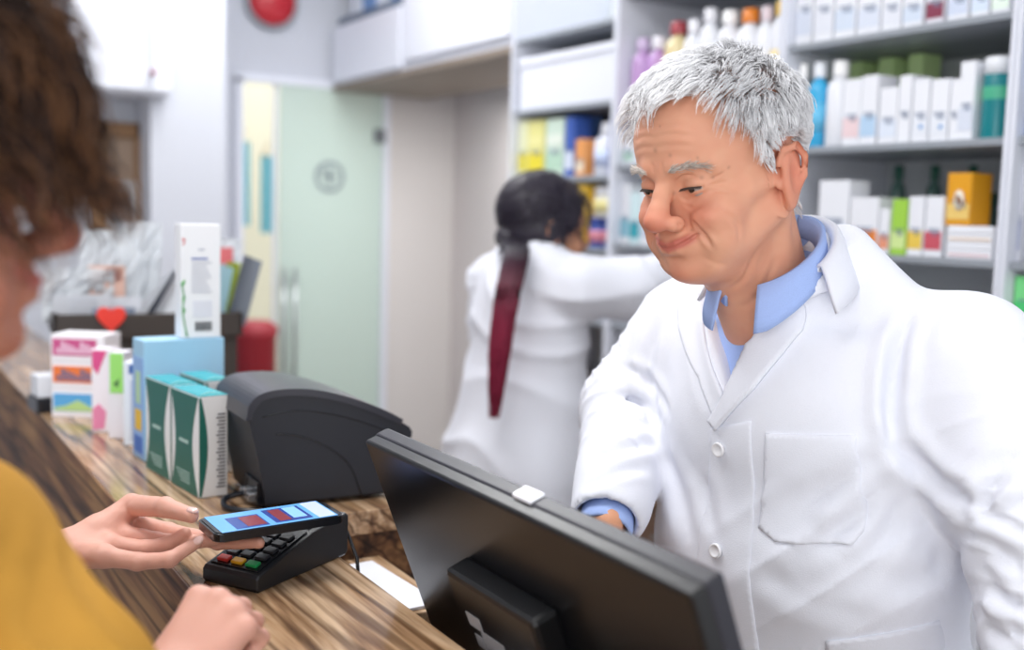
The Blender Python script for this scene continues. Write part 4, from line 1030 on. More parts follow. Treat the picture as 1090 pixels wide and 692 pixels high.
# red paper heart on its rim
hp_ = []
for k in range(40):
    a = 2*PI*k/40; hp_.append((.00190*16*math.sin(a)**3, .00180*(13*math.cos(a)-5*math.cos(2*a)-2*math.cos(3*a)-math.cos(4*a))))
b = MB(); b.prism(hp_, -.008, -.001, 'y', M=TR @ Matrix.Translation((.115, 0, .158)), bev=.002); o = b.build('heart', mat('red_heart', 'e23a2c', .45)); tag(o, label='red heart fixed on the rim of the dark tray', cat='heart decoration')
# bags and leaflets in it
clear = mat('clear_bag', 'eef2f6', .25, .6, alpha=.9)
rl = random.Random(11)
def sheet(name, x, y, w, h, rz, tilt, m, label, cat, roll=0, deco=None, crumple=0, cut=None, grp=None):
    M4 = TR @ Matrix.Translation((x, y, .140)) @ Matrix.Rotation(rz, 4, 'Z') @ Matrix.Rotation(tilt, 4, 'X') @ Matrix.Rotation(roll, 4, 'Y')
    t = empty(name, M4.translation, 0, label=label, cat=cat, group=grp); n = 10; bm = bmesh.new(); V = []
    for i in range(n+1):
        V.append([bm.verts.new(M4 @ Vector((w*(j/n-.5), crumple*(rl.random()-.5)+.01*math.sin(j/n*PI), h*i/n))) for j in range(n+1)])
    for i in range(n):
        for j in range(n): bm.faces.new((V[i][j], V[i][j+1], V[i+1][j+1], V[i+1][j]))
    ex_ = bmesh.ops.solidify(bm, geom=bm.faces[:], thickness=.0012)
    me = bpy.data.meshes.new(name); bm.to_mesh(me); bm.free()
    link_mesh('sheet' if name != 'plastic_bag' else 'bag_body', me, m, t)
    for (x0, x1, z0, z1, c) in (deco or []):
        b = MB(); b.box(x0*w, x1*w, -.006, -.004, z0*h, z1*h, 0, M=M4); b.build('print', pm(c), t)
    return t
sheet('plastic_bag', .055, .12, .15, .11, .1, .25, clear, 'crumpled clear bag at the left end of the dark tray', 'bag', crumple=.016)
sheet('plastic_bag', .125, .13, .13, .185, -.1, .15, clear, 'tall clear bag holding a card with skin-coloured print', 'bag', crumple=.012, deco=[(-.35, .25, .25, .62, 'e2b9a8'), (-.05, .2, .45, .60, 'c88f86')])
sheet('plastic_bag', .190, .19, .11, .200, .1, .1, clear, 'tall clear bag in the back middle of the dark tray', 'bag', crumple=.014)
sheet('leaflet', .110, .05, .15, .055, .0, -.1, pm('e9ecf2'), 'white folded leaflet lying low behind the red heart', 'leaflet', deco=[(-.2, .4, .3, .6, '7f8ba0')])
sheet('leaflet', .060, .05, .12, .060, .1, -.1, pm('eef0f5'), 'white leaflet at the left front of the dark tray', 'leaflet')
sheet('leaflet', .172, .06, .035, .13, .1, .1, pm('f2f4f8'), 'slanting white leaflet right of the red heart', 'leaflet', roll=.75)
sheet('leaflet', .192, .05, .022, .14, .1, .1, pm('555c70'), 'slanting dark slate leaflet between two white ones', 'leaflet', roll=.62)
sheet('leaflet', .218, .04, .040, .15, .1, .1, pm('f2f4f8'), 'slanting white leaflet leaning towards the barcode carton', 'leaflet', roll=.55)
sheet('leaflet', .340, .10, .07, .12, -.2, .1, pm('bfe2ee'), 'pale blue leaflet partly behind the barcode carton', 'leaflet', roll=.2)
sheet('plastic_bag', .370, .12, .09, .17, .0, .1, clear, 'silvery clear bag right of the barcode carton', 'bag', crumple=.02, deco=[(-.3, .3, .70, .9, 'e2767a')])
sheet('leaflet', .395, .10, .06, .12, .0, .05, pm('c9d64a'), 'yellow green leaflet at the right end of the dark tray', 'leaflet', roll=.15)
sheet('leaflet', .390, .03, .05, .14, .3, .05, pm('8f96a2'), 'grey leaflet at the right end of the dark tray', 'leaflet', roll=.3)
# black document holder with white papers at the far left
t = empty('paper_holder', (.36, 2.9, CT), label='black paper holder at the far left end of the cartons', cat='holder')
HM = frame((.215+.105, 2.30, CT), .10)
b = MB(); b.box(-.005, .12, .04, .12, .0, .030, .003, M=HM); b.build('holder_base', blk2, t)
b = MB(); b.box(.0, .115, .05, .11, .031, .075, .001, M=HM); b.build('paper_stack', pm('eceef4'), t)
# ================================================================== the pharmacist at the counter
skin_mat = vcol_mat('skin', .5, .35, sss=.12, bump=.12, bscale=900)
man = empty('person', (P(870, 500, 1.40).x, P(870, 500, 1.40).y, 0), label='white-haired man in a white coat and blue shirt smiling behind the counter', cat='person')
HR = head_rot(50, 15, 2)
eye_l = HR @ np.array((-.032, .088, 0))
MH = npv(P(735, 198, 1.165)) - eye_l                      # head origin
hp, hq = sculpt_head(.0017)
hp = crease3(hp, hq, OLD_LINES)
hc = skin_colors(hp, hexc('dfa587'), hexc('cf735d'), hexc('b8554e'), spots=26)
def M_(p): return place(np.atleast_2d(np.array(p, float)), HR, MH)[0]
scalp = np.clip((hp[:, 2]-.098-.0*hp[:, 1])/.01, 0, 1)[:, None]*.6*(hp[:, 1] < .06)[:, None]
hc = hc*(1-scalp)+np.array(hexc('dcd3cf'))*scalp
man_parts = [(place(hp, HR, MH), hq, hc)]
head_bvh = BVHTree.FromPolygons([tuple(v) for v in hp], [tuple(q) for q in hq])
# --- hair: short, white, combed over and forward
hair_mat = mat('white_hair', 'e9e8e8', .42, .5)
def hairline_ok(p):
    x, y, z = abs(p[0]), p[1], p[2]
    if z > .105: return True
    if y > .045: return z > .094
    if y > .012: return z > .092-(.045-y)*2.5
    if y > -.012: return z > -.012+max(0, (y+.012))*.9
    if y > -.05: return z > .012 if x > .078 else z > .0
    return z > -.065+max(0, (y+.075))*1.2
rs = random.Random(3)
def grow_hair(bvh, ok, n, length, flow, lift, rs, curl=0, R=.30, m=9, cent=(0, -.01, .03), step=None):
    out = []; tries = 0
    while len(out) < n and tries < n*12:
        tries += 1
        d = Vector((rs.gauss(0, 1), rs.gauss(0, 1), rs.gauss(.25, 1))).normalized()
        c = Vector(cent)
        loc, nrm, i, dist = bvh.ray_cast(c+d*R, -d)
        if loc is None or not ok(loc): continue
        fl = Vector(flow(loc)); L = length(loc)*rs.uniform(.75, 1.15)
        p = loc-nrm*.002; path = [p.copy()]; lf = lift(loc)*rs.uniform(.6, 1.3)
        jit = Vector((rs.gauss(0, .16), rs.gauss(0, .16), rs.gauss(0, .10)))
        ph = rs.uniform(0, 6.28)
        for k in range(m-1):
            t = (k+1)/(m-1); st = L/(m-1)
            l2, n2, _, d2 = bvh.find_nearest(p)
            dirn = (fl+jit); dirn = dirn-n2*dirn.dot(n2); dirn.normalize()
            target = .004+lf*math.sin(min(t, 1)*PI*.62)
            sgn = 1 if (p-l2).dot(n2) > 0 else -1
            dv = dirn+n2*((target-d2*sgn)/st*.55)
            if curl:
                s1 = dirn.cross(n2); dv += s1*math.sin(ph+t*curl)*.9+n2*math.cos(ph+t*curl)*.5
            dv.normalize(); p = p+dv*st
            fl = Vector(flow(p)); path.append(p.copy())
        out.append([tuple(q) for q in path])
    return np.array(out)
def flow_man(p):
    x, y, z = p
    # parting on his left side (-x); top swept forward and to his right, sides back and down
    d = Vector((x-.012, y+.055, (z-.118)*1.0)); d.normalize()
    top = max(0, min(1, (z-.045)/.05)); sw = .25*math.sin(55*x+40*y)
    return (d.x+(.25+sw)*top, d.y+.55*top-(.25 if y < .03 else -.1)*(1-top), d.z-.45*(1-top)-.05)
def len_man(p): return .056 if p[2] > .07 else (.036 if p[2] > .03 else .024)
def lift_man(p): return .020 if p[2] > .08 else (.013 if p[2] > .02 else .006)
hpaths = grow_hair(head_bvh, hairline_ok, 9000, len_man, flow_man, lift_man, rs)
# clumps: pull neighbouring tips together so locks appear
def clump(paths, k, strength, rs):
    tips = paths[:, 0, :]; idx = rs.sample(range(len(paths)), k); g = paths[idx]
    d = ((tips[:, None, :]-tips[idx][None])**2).sum(2); j = d.argmin(1)
    w = np.linspace(0, 1, paths.shape[1])**1.3*strength
    return paths*(1-w[None, :, None])+(g[j]+(paths-g[j])*.25)*w[None, :, None]
def near_ear(q): return (np.abs(q[..., 0]) > .070) & (q[..., 2] < .026) & (q[..., 2] > -.06) & (q[..., 1] > -.044) & (q[..., 1] < .000)
hpaths = hpaths[~near_ear(hpaths).any(1)]
hpaths = clump(hpaths, 420, .8, rs)
T = lambda a: (a.reshape(-1, 3) @ HR.T + MH).reshape(a.shape)
hcols = np.array([[c*u for c in (.98, .98, 1.0)] for u in np.random.RandomState(1).uniform(.84, 1.0, len(hpaths))])
hair = strands('hair', None, T(hpaths), .00052, vcol_mat('white_hair_strands', .4, .5), man, 3, hcols)
hair['label'] = 'short tousled white hair'
# under-layer so the scalp does not shine through
# --- eyebrows
ep = []
for s in (-1, 1):
    for i in range(150):
        t = rs.random(); x = s*(.015+.037*t); z = .0185+.0065*math.sin(t*2.4)+rs.gauss(0, .0016)-.004*t
        loc, nr, _, _ = head_bvh.ray_cast(Vector((x, .2, z)), Vector((0, -1, 0)))
        if loc is None: continue
        d = Vector((s*.9, -.25, .35-.5*t+rs.gauss(0, .25))).normalized(); pth = []
        for k in range(5):
            q = loc+d*(.0105*k/4)+nr*(.0012+.003*math.sin(k/4*PI*.7)); pth.append(tuple(q))
        ep.append(pth)
bc = np.array([[c*u for c in hexc('e6ddd4')] for u in np.random.RandomState(2).uniform(.5, 1.2, len(ep))])
for q_ in range(2):
    hf = len(ep)//2; sl_ = slice(q_*hf, (q_+1)*hf)
    strands('eyebrow', None, T(np.array(ep[sl_])), .00033, vcol_mat('brow_hair', .5, .3), man, 3, bc[sl_])['label'] = 'bushy grey eyebrow'
# --- eyes
eye_m = mat('eye_white', 'b8aca6', .25); iris_m = mat('iris', '2b221d', .2, .8)
for s in (-1, 1):
    b = MB(); c = Vector(M_((s*.032, .0745, -.001)))
    bmesh.ops.create_uvsphere(b.bm, u_segments=24, v_segments=16, radius=.0141, matrix=Matrix.Translation(c))
    for f in b.bm.faces: f.smooth = True
    e = b.build('eye', eye_m, man)
    b = MB(); dirn = Vector(HR @ np.array((.05, 1, -.30))).normalized()
    bmesh.ops.create_uvsphere(b.bm, u_segments=20, v_segments=12, radius=.0070, matrix=Matrix.Translation(c+dirn*.0082))
    b.build('iris', iris_m, e)
lashes = []
for s in (-1, 1):
    for i in range(60):
        t = i/59; x = s*(.0195+.0245*t); z = -.0025+.0012*math.sin(t*PI)+.0010*t; y = .0895-.0070*max(0, t-.45)**1.4*2.2
        a0_ = Vector((x, y+.0012, z)); dd_ = Vector((s*.25*(t-.3), .75, -.65+rs.gauss(0, .1))).normalized()
        lashes.append([tuple(a0_+dd_*(.0048*k/4)+Vector((0, 0, .0006*k*k/16))) for k in range(5)])
strands('eyelashes', None, T(np.array(lashes)), .00030, mat('eyelash', '4a3f3a', .5), man, 3)
MO = P(862, 500, 1.40); MO.z = 0
mf = yawdir(46); mr = mf.cross(Vector((0, 0, 1)))
MR = np.array([mr[:], mf[:], (0, 0, 1)]).T
def MB_(p): return Vector((MR @ np.array(p[:], float) + npv(MO)))
def toMB(w): return Vector(MR.T @ (npv(w)-npv(MO)))
S_R, E_R, W_R = (.175, .035, 1.345), (.238, .080, 1.235), (.136, .238, 1.136)
S_L, E_L, W_L = (-.185, .000, 1.335), (-.303, .050, 1.185), tuple(toMB(P(1128, 800, 1.08)))
def torso(B, g=0, k=.03):
    B.ell((-.020, .015, .90), (.215-g, .180-g, .24), k)
    B.ell((-.015, .022, 1.09), (.205-g, .175-g, .20-g), k)
    B.ell((-.010, .030, 1.25), (.195-g, .165-g, .17-g), k)
    B.chain([(-.160, .015, 1.315), (0, .055, 1.345), (.145, .045, 1.325)], [.072-g, .080-g, .072-g], .05)
    for s in (-1, 1): B.cap((s*.150, .02, 1.350), (s*.050, .045, 1.455), .046-g, .046-g, .045)
def pxp(x, y, yy):
    """the figure's own (x, z) where a sight line meets its plane y = yy"""
    d = MR.T @ npv(ray(x, y)); o = MR.T @ (npv(CP)-npv(MO)); t = (yy-o[1])/d[1]; q = o+d*t; return (q[0], q[2])
def polycut(B, poly, ymin, k=.004):
    x = B.ax[0][:, None]; z = B.ax[2][None, :]; n = len(poly); best = None
    d2 = np.full((len(B.ax[0]), len(B.ax[2])), 9., np.float32); ins = np.zeros(d2.shape, bool)
    for i in range(n):
        a = poly[i]; b = poly[(i+1) % n]; ex, ez = b[0]-a[0], b[1]-a[1]
        t = np.clip(((x-a[0])*ex+(z-a[1])*ez)/(ex*ex+ez*ez), 0, 1)
        d2 = np.minimum(d2, (x-a[0]-t*ex)**2+(z-a[1]-t*ez)**2)
        c = ((a[1] > z) != (b[1] > z)) & (x < ex*(z-a[1])/(ez if abs(ez) > 1e-9 else 1e-9)+a[0]); ins ^= c
    d = np.sqrt(d2)*np.where(ins, -1, 1)
    d = np.maximum(d[:, None, :], ymin-B.ax[1][None, :, None])
    B.comb((slice(None),)*3, d.astype(np.float32), k, 'sub')
def vcut(B, apex, slope, ymin, k=.004):
    x = B.ax[0][:, None, None]; y = B.ax[1][None, :, None]; z = B.ax[2][None, None, :]
    w = (z-apex[2])*slope
    d = np.maximum((np.abs(x-apex[0]-(z-apex[2])*.05)-w)*.88, ymin-y)
    B.comb((slice(None),)*3, d.astype(np.float32), k, 'sub')
# --- coat
B = Field((-.42, -.17, .78), (.35, .40, 1.55), .0042)
torso(B)
B.cap((-.012, .075, 1.36), (-.010, .122, 1.455), .072, .065, .03)
B.chain([S_R, E_R, W_R], [.078, .064, .047], .035)
B.chain([S_L, E_L], [.086, .086], .03); B.chain([E_L, W_L], [.080, .058], .010)
B.cap((-.19, .0, 1.33), (-.25, .015, 1.24), .085, .08, .03)
# soft heavy folds at the elbows and under the arms
for a, b, r in [((.17, .14, 1.26), (.25, .12, 1.25), .007), ((.16, .16, 1.215), (.24, .15, 1.19), .007)]:
    B.cap(a, b, r, None, .010, 'sub')
B.cap((-.008, .118, 1.440), (-.006, .21, 1.62), .060, .072, .008, 'sub')
B0 = Field((-.30, -.17, 1.10), (.30, .30, 1.55), .009); torso(B0); B0.cap((-.012, .075, 1.36), (-.010, .128, 1.47), .072, .066, .03)
q0, f0 = B0.mesh(1); tor_bvh = BVHTree.FromPolygons([tuple(v) for v in q0], [tuple(w) for w in f0])
def onbody(x, y):
    d = Vector(MR.T @ npv(ray(x, y))).normalized(); o = Vector(MR.T @ (npv(CP)-npv(MO))); l, n, i, t = tor_bvh.ray_cast(o, d)
    if l is None: l = tor_bvh.find_nearest(o+d*1.25)[0]
    return (l.x, l.z)
VC = [onbody(*p) for p in ((772, 417), (796, 363), (818, 312), (830, 278))]
VC += [(VC[-1][0]-.012, 1.62), (.10, 1.62), (VC[0][0]+.075, 1.46)]+[onbody(*p) for p in ((745, 312), (752, 345), (762, 385))]
print('V', [tuple(round(float(c), 3) for c in v) for v in VC])
polycut(B, VC, .09)
B.plane((-.010, .126, 1.442), (0, .57, .82), .004)
B.cap(W_R, tuple(np.array(W_R)+(np.array(W_R)-np.array(E_R))*.4), .037, .037, .003, 'sub')
dv = np.array(W_R)-np.array(E_R); dv /= np.linalg.norm(dv)
B.cap(np.array(W_R)+dv*.052, np.array(W_R)+dv*.12, .052, None, .003, 'sub')
B.ell((0, .03, .70), (.175, .13, .16), .01, 'sub')
cpos, cq = B.mesh(2)
arms = [(S_R, E_R, .085, 1.0), (E_R, tuple(np.array(E_R)*.55+np.array(W_R)*.45), .065, .8), (S_L, E_L, .09, .9), (E_L, W_L, .075, 1.8)]
base_pos = cpos.copy()
cpos = fold_disp(cpos, cq, .0040, arms, 5)
N = normals(cpos, cq)
# drape: long shallow folds running down the front and from the left armpit
tw = np.clip(1-np.abs(cpos[:, 0]-0)/.24, 0, 1)*np.clip((1.36-cpos[:, 2])/.12, 0, 1)
dr = np.sin(cpos[:, 0]*34+cpos[:, 2]*9+2*snoise(cpos*np.array((1, 1, .35)), 9, 44))*.5+.5
dg = (1-np.abs(np.sin((cpos[:, 2]*1.0+cpos[:, 0]*.65)*40+1.5*snoise(cpos, 9, 31))))**2
wa = np.exp(-(((cpos-np.array((-.10, .15, 1.13)))/np.array((.09, .12, .09)))**2).sum(1))
cpos = cpos+N*((dr-.5)*.006*tw+dg*.008*wa+.0025*snoise(cpos, 22, 50))[:, None]
def mk_bvh(p, q): return BVHTree.FromPolygons([tuple(v) for v in p], [tuple(w) for w in q])
def pxray(x, y):
    d = (MR.T @ npv(ray(x, y))); o = MR.T @ (npv(CP)-npv(MO)); d = Vector(d); return Vector(o), d.normalized()
def crease(pos, Q, lines):
    bv = mk_bvh(pos, Q); N = normals(pos, Q); D = np.zeros(len(pos))
    for px, wd, dep in lines:
        pts = []
        for x, y in px:
            o, d = pxray(x, y); l, n, i, t = bv.ray_cast(o, d)
            if l is not None: pts.append(l)
        if len(pts) < 2: continue
        pts = np.array([tuple(v) for v in smooth_path(pts, 5)]); lo = pts.min(0)-4*wd; hi = pts.max(0)+4*wd
        m = np.nonzero(((pos > lo) & (pos < hi)).all(1))[0]; p = pos[m]; best = np.full(len(p), 9.); tt = np.zeros(len(p)); nseg = len(pts)-1
        for i in range(nseg):
            a = pts[i]; ab = pts[i+1]-a; L = max(ab@ab, 1e-12); t = np.clip((p-a)@ab/L, 0, 1); dd = np.linalg.norm(p-a-t[:, None]*ab, axis=1)
            u = dd < best; best = np.where(u, dd, best); tt = np.where(u, (i+t)/nseg, tt)
        env = np.clip(np.sin(np.clip(tt*.94+.03, 0, 1)*PI)*1.6, 0, 1)
        D[m] += dep*env*(-np.exp(-(best/wd)**2)+.65*np.exp(-((best-1.9*wd)/(1.1*wd))**2))
    return pos+N*D[:, None]
CREASES = [
 ([(1003, 306), (972, 332), (955, 375), (948, 430), (952, 474)], .009, .011),
 ([(1015, 318), (990, 340), (975, 385)], .010, .004),
 ([(952, 470), (990, 505), (1040, 540)], .011, .010),
 ([(940, 480), (900, 510), (850, 540)], .012, .005), ([(948, 500), (915, 545), (880, 575)], .012, .006), ([(960, 520), (940, 575), (900, 620)], .013, .005),
 ([(1035, 560), (1000, 600), (950, 630)], .013, .004), ([(838, 610), (900, 625), (980, 600)], .014, .003),
 ([(840, 330), (905, 345), (960, 330)], .016, .004),
 ([(1075, 505), (1055, 525), (1048, 545), (1075, 552)], .008, .006), ([(1052, 580), (1075, 595), (1089, 600)], .008, .006), ([(1050, 620), (1072, 640), (1089, 640)], .009, .006),
 ([(1088, 480), (1060, 500), (1040, 530)], .010, .005), ([(1046, 665), (1070, 675), (1089, 668)], .009, .005),
 ([(700, 345), (690, 400), (700, 450)], .010, .005), ([(665, 392), (690, 405), (712, 440)], .007, .005), ([(655, 425), (680, 428), (700, 455)], .007, .005),
 ([(640, 450), (668, 458), (690, 480)], .008, .005), ([(635, 490), (660, 480), (700, 470)], .008, .005), ([(628, 520), (655, 505), (690, 500)], .007, .004),
 ([(700, 480), (722, 520), (735, 580)], .014, .004), ([(745, 330), (750, 390), (765, 440)], .012, .003),
 ([(800, 600), (860, 640), (930, 655)], .014, .003), ([(745, 500), (756, 540), (760, 570)], .010, .003)]
cpos = crease(cpos, cq, CREASES)
nearw = np.linalg.norm(base_pos-(np.array(W_R)+dv*.03), axis=1) < .10
hem = np.where(nearw, np.clip(((np.array(W_R)+dv*.04-base_pos)@dv)/.035-.3, 0, 1), 1.0)[:, None]
cpos = base_pos*(1-hem)+cpos*hem
coat_bvh = BVHTree.FromPolygons([tuple(v) for v in cpos], [tuple(q) for q in cq])
coat = link_mesh('lab_coat', np_mesh('lab_coat', place(cpos, MR, MO), cq), coat_mat, man)
coat['label'] = 'white lab coat with notched lapels'
def pxhit(x, y):
    o, d = pxray(x, y); l, n, i, t = coat_bvh.ray_cast(o, d); return l, n
def xz(px):
    out = []
    for x, y in px:
        l, n = pxhit(x, y)
        if l is None:
            o, d = pxray(x, y); l, n, i, t = coat_bvh.find_nearest(o+d*1.22)
        out.append((l.x, l.z))
    return out
front = lambda a, b: (Vector((a, .45, b)), Vector((0, -1, 0)))
TB = lambda v: MB_(v)
def cpatch(name, px, off=.001, thick=.002, **k): return patch(name, xz(px), coat_bvh, front, coat_mat2, coat, off, thick, T=TB, **k)
cpatch('placket', [(757, 455), (800, 448), (802, 560), (808, 694), (742, 694), (745, 570)], .0004, .0016)
cpatch('chest_pocket', [(816, 461), (912, 463), (920, 565), (908, 580), (826, 577), (808, 562)], .0008, .0028)
cpatch('pocket', [(880, 682), (1000, 660), (1004, 700), (880, 704)], .0008, .003)
cpatch('lapel', [(773, 420), (797, 366), (822, 314), (842, 296), (856, 322), (855, 352), (804, 414), (764, 458), (756, 448)], .005, .003, step=.005)
cpatch('coat_collar', [(862, 240), (884, 250), (906, 286), (899, 305), (853, 322), (832, 300), (842, 270)], .010, .003, step=.005)
cpatch('lapel', [(771, 420), (752, 338), (744, 312), (722, 322), (724, 350), (745, 402), (762, 446)], .003, .002, step=.005)
btn = mat('button', 'f4f3f6', .3)
for x, y in ((767, 478), (764, 586), (776, 688)):
    l, n = pxhit(x, y); n = (n+Vector((0, 1, 0))*.5).normalized()
    R = n.to_track_quat('Z', 'Y').to_matrix().to_4x4()
    b = MB(); b.lathe([(.0, .0052), (.0055, .0052), (.0066, .0066), (.0082, .0066), (.0088, .0052), (.0088, .003), (.0, .003)], 20, Matrix.Translation(l) @ R, cap=False)
    for q in b.bm.verts: q.co = MB_(q.co)
    b.build('button', btn, coat)
def ringpt(c, a, ry, rx, tilt, dz=0):
    """a point of the tilted neck ring: a=0 at the back, growing to his left (image right)"""
    x = -math.sin(a)*rx; y = -math.cos(a)*ry
    return Vector((c[0]+x, c[1]+y, c[2]-y*tilt+dz))
NC = (-.008, .134, 1.466)
# --- shirt
Bs = Field((-.20, -.11, 1.10), (.20, .23, 1.53), .004)
torso(Bs, .016, .03)
Bs.cap((-.012, .078, 1.36), (-.010, .140, 1.50), .062, .057, .02)
Bs.cap((-.012, .130, 1.480), (-.010, .20, 1.62), .054, .060, .003, 'sub')
Bs.plane((-.012, .126, 1.456), (0, .57, .82), .003)
Bs.plane((0, 0, 1.13), (0, 0, -1))
spos, sq = Bs.mesh(2)
spos = spos+normals(spos, sq)*(.0012*snoise(spos*np.array((1, 1, .4)), 60, 3))[:, None]
shirt_bvh = BVHTree.FromPolygons([tuple(v) for v in spos], [tuple(q) for q in sq])
shirt = link_mesh('shirt', np_mesh('shirt', place(spos, MR, MO), sq), shirt_mat, man); shirt['label'] = 'light blue button-up shirt'
patch('placket', [(-.032, 1.395), (-.004, 1.395), (-.002, 1.20), (-.030, 1.20)], shirt_bvh, front, shirt_mat, shirt, .0004, .0018, T=TB)
for z in (1.378, 1.330):
    l, n, i, t = shirt_bvh.ray_cast(Vector((-.020, .45, z)), Vector((0, -1, 0)))
    b = MB(); b.lathe([(0, .003), (.0045, .003), (.0058, .0036), (.0058, .001), (0, .001)], 16, Matrix.Translation(l+n*.002) @ n.to_track_quat('Z', 'Y').to_matrix().to_4x4(), cap=False)
    for q in b.bm.verts: q.co = MB_(q.co)
    b.build('button', btn, shirt)
def collar(name, c, ry, rx, tilt, a0, a1, prof, material, parent, thick=.0025, n=40):
    """prof(t, a) -> list of (outward, down) offsets across the leaf, t from 0 to 1 along it"""
    rows = []
    for i in range(n+1):
        t = i/n; a = a0+(a1-a0)*t
        base = ringpt(c, a, ry, rx, tilt); out = Vector((-math.sin(a), -math.cos(a), 0)); row = []
        tang = Vector((-math.cos(a), math.sin(a), 0))
        for o, d, f in prof(t, a): row.append(base+out*o-Vector((0, 0, d))+tang*f)
        rows.append(row)
    return shell(name, rows, thick, material, parent, T=TB)
def shirt_leaf(t, a):
    e = max(0, (abs(a)-1.3)/1.2); e = min(e, 1)       # nearer the front the leaf gets longer
    dn = .034+.020*e**1.5; so = .010+.006*e
    return [(-.003, .026, 0), (-.001, .006, 0), (.001, .0, 0), (.004, .0, 0), (.006+.003*e, dn*.35, 0), (.009+.004*e, dn*.7, 0), (so, dn, 0)]
collar('collar', NC, .060, .057, .70, 0, 2.72, shirt_leaf, shirt_mat, shirt)
collar('collar', NC, .060, .057, .70, 0, -2.80, shirt_leaf, shirt_mat, shirt)
def coat_leaf(t, a):
    return [(.0, .020, 0), (.0, .004, 0), (.003, 0, 0), (.007, .001, 0), (.013, .012, 0), (.022, .032, 0), (.032, .052, 0)]
NC2 = (-.010, .124, 1.460)
collar('coat_collar', NC2, .068, .064, .70, 0, 1.75, coat_leaf, coat_mat2, coat, .004)
collar('coat_collar', NC2, .068, .064, .70, 0, -1.75, coat_leaf, coat_mat2, coat, .004)
# --- right cuff of the shirt
w0 = Vector(W_R); ax = Vector(dv); u = ax.cross(Vector((0, 0, 1))).normalized(); v = u.cross(ax)
rows = []
for i in range(33):
    a = 2*PI*i/32; rd = u*math.cos(a)+v*math.sin(a)*.92
    rows.append([w0+ax*s_+rd*r_ for s_, r_ in ((-.02, .031), (.010, .0325), (.022, .0335), (.034, .0330), (.036, .0315), (.030, .030), (.01, .029))])
shell('cuff', rows, .0016, shirt_mat, shirt, T=TB)
# --- the body under the clothes, with both hands
Bb = Field((-.42, -.14, .80), (.32, .40, 1.50), .008)
torso(Bb, .034, .03)
Bb.chain([S_R, E_R, W_R, tuple(np.array(W_R)+dv*.04)], [.045, .036, .025, .023], .02)
Bb.chain([S_L, E_L, W_L], [.045, .036, .026], .02)
Bb.cap((.0, .05, 1.36), (-.005, .07, 1.42), .046, None, .02)
bp, bq = Bb.mesh(1)
skin_c = np.array(hexc('d59a78'))
man_parts.append((place(bp, MR, MO), bq, skin_c))
def put_hand(W, fw, up, side, curl, spread, thumb, L=1.0):
    ch = hand_chains(curl, spread, thumb, L, side); pos, Q = build_hand(ch, L, side, .0018, arm=.02)
    if side < 0: pass
    R = rotm(fw, up); return pos @ R.T + np.array(W), Q, R, ch
lean = [(8, 22, 14)]*4
# right hand: back of the hand seen, leaning on the worktop
hpos, hQ, Rh, chh = put_hand(tuple(np.array(W_R)+dv*.050), (-.25, .50, -.80), (.15, .85, .45), -1, [(20, 30, 20)]*4, (4, 0, -4, -8), [(.016, .022, -.006), (.046, .052, -.016), (.060, .082, -.022), (.064, .106, -.028)])
man_parts.append((place(hpos, MR, MO), hQ, skin_c))
dl = np.array(W_L)-np.array(E_L); dl /= np.linalg.norm(dl)
hpos, hQ, Rh, chh = put_hand(tuple(np.array(W_L)+dl*.02), (.25, .45, -.5), (0, .6, .8), 1, [(25, 30, 20)]*4, (4, 0, -4, -8), [(.016, .022, -.006), (.046, .052, -.016), (.060, .082, -.022), (.064, .106, -.028)])
man_parts.append((place(hpos, MR, MO), hQ, skin_c))
P_, Q_, C_ = join_np(man_parts)
body = link_mesh('body', np_mesh('body', P_, Q_, C_), skin_mat, man)
# trousers and shoes are hidden by the counter; the legs still stand on the floor
tr = mat('dark_trousers', '3a3f4c', .9)
Bt = Field((-.22, -.16, 0), (.22, .2, .92), .009)
for s in (-1, 1): Bt.chain([(s*.09, .02, .86), (s*.10, .04, .48), (s*.11, .01, .06)], [.095, .068, .050], .03)
for s in (-1, 1): Bt.cap((s*.11, -.01, .045), (s*.12, .15, .035), .045, .036, .02)
Bt.plane((0, 0, .004), (0, 0, -1), .002)
tp, tq = Bt.mesh(1); link_mesh('trousers', np_mesh('trousers', place(tp, MR, MO), tq), tr, man)
# ================================================================== the woman reaching to the shelf
wo = empty('person', (P(565, 400, 2.70).x, P(565, 400, 2.70).y, 0), label='woman in a white coat seen from behind, long dark red ponytail, reaching to the shelf', cat='person')
WO = P(565, 400, 2.70); WO.z = 0
wf = yawdir(-128); wr = wf.cross(Vector((0, 0, 1)))
WR = np.array([wr[:], wf[:], (0, 0, 1)]).T
def toWB(w): return tuple(WR.T @ (npv(w)-npv(WO)))
WHR = head_rot(-118, 6, 0)
WH = npv(P(579, 243, 2.68))
whp, whq = sculpt_head(.0035, old=False)
whc = skin_colors(whp, hexc('c58f70'), hexc('b8785c'), hexc('9a5048'))
w_parts = [(place(whp, WHR, WH), whq, whc)]
wbvh = BVHTree.FromPolygons([tuple(v) for v in whp], [tuple(q) for q in whq])
def base_hair(h, cuts, grow=.010, extra=()):
    B = Field((-.11, -.15, -.15), (.11, .14, .16), h)
    B.ell((0, -.014, .040), (.077+grow, .101+grow, .086+grow), .01)
    B.ell((0, -.045, -.020), (.062+grow*.7, .055+grow*.7, .060), .02)
    for c, r in extra: B.ell(c, r, .02)
    for p, n in cuts: B.plane(p, n, .01)
    return B.mesh(2)
hb, hbq = base_hair(.004, [((0, .060, .02), (0, .92, -.40)), ((0, 0, -.125), (0, 0, -1))], .014, extra=[((0, -.050, -.075), (.056, .048, .055)), ((-.066, -.018, -.012), (.026, .040, .042)), ((.066, -.018, -.012), (.026, .040, .042))])
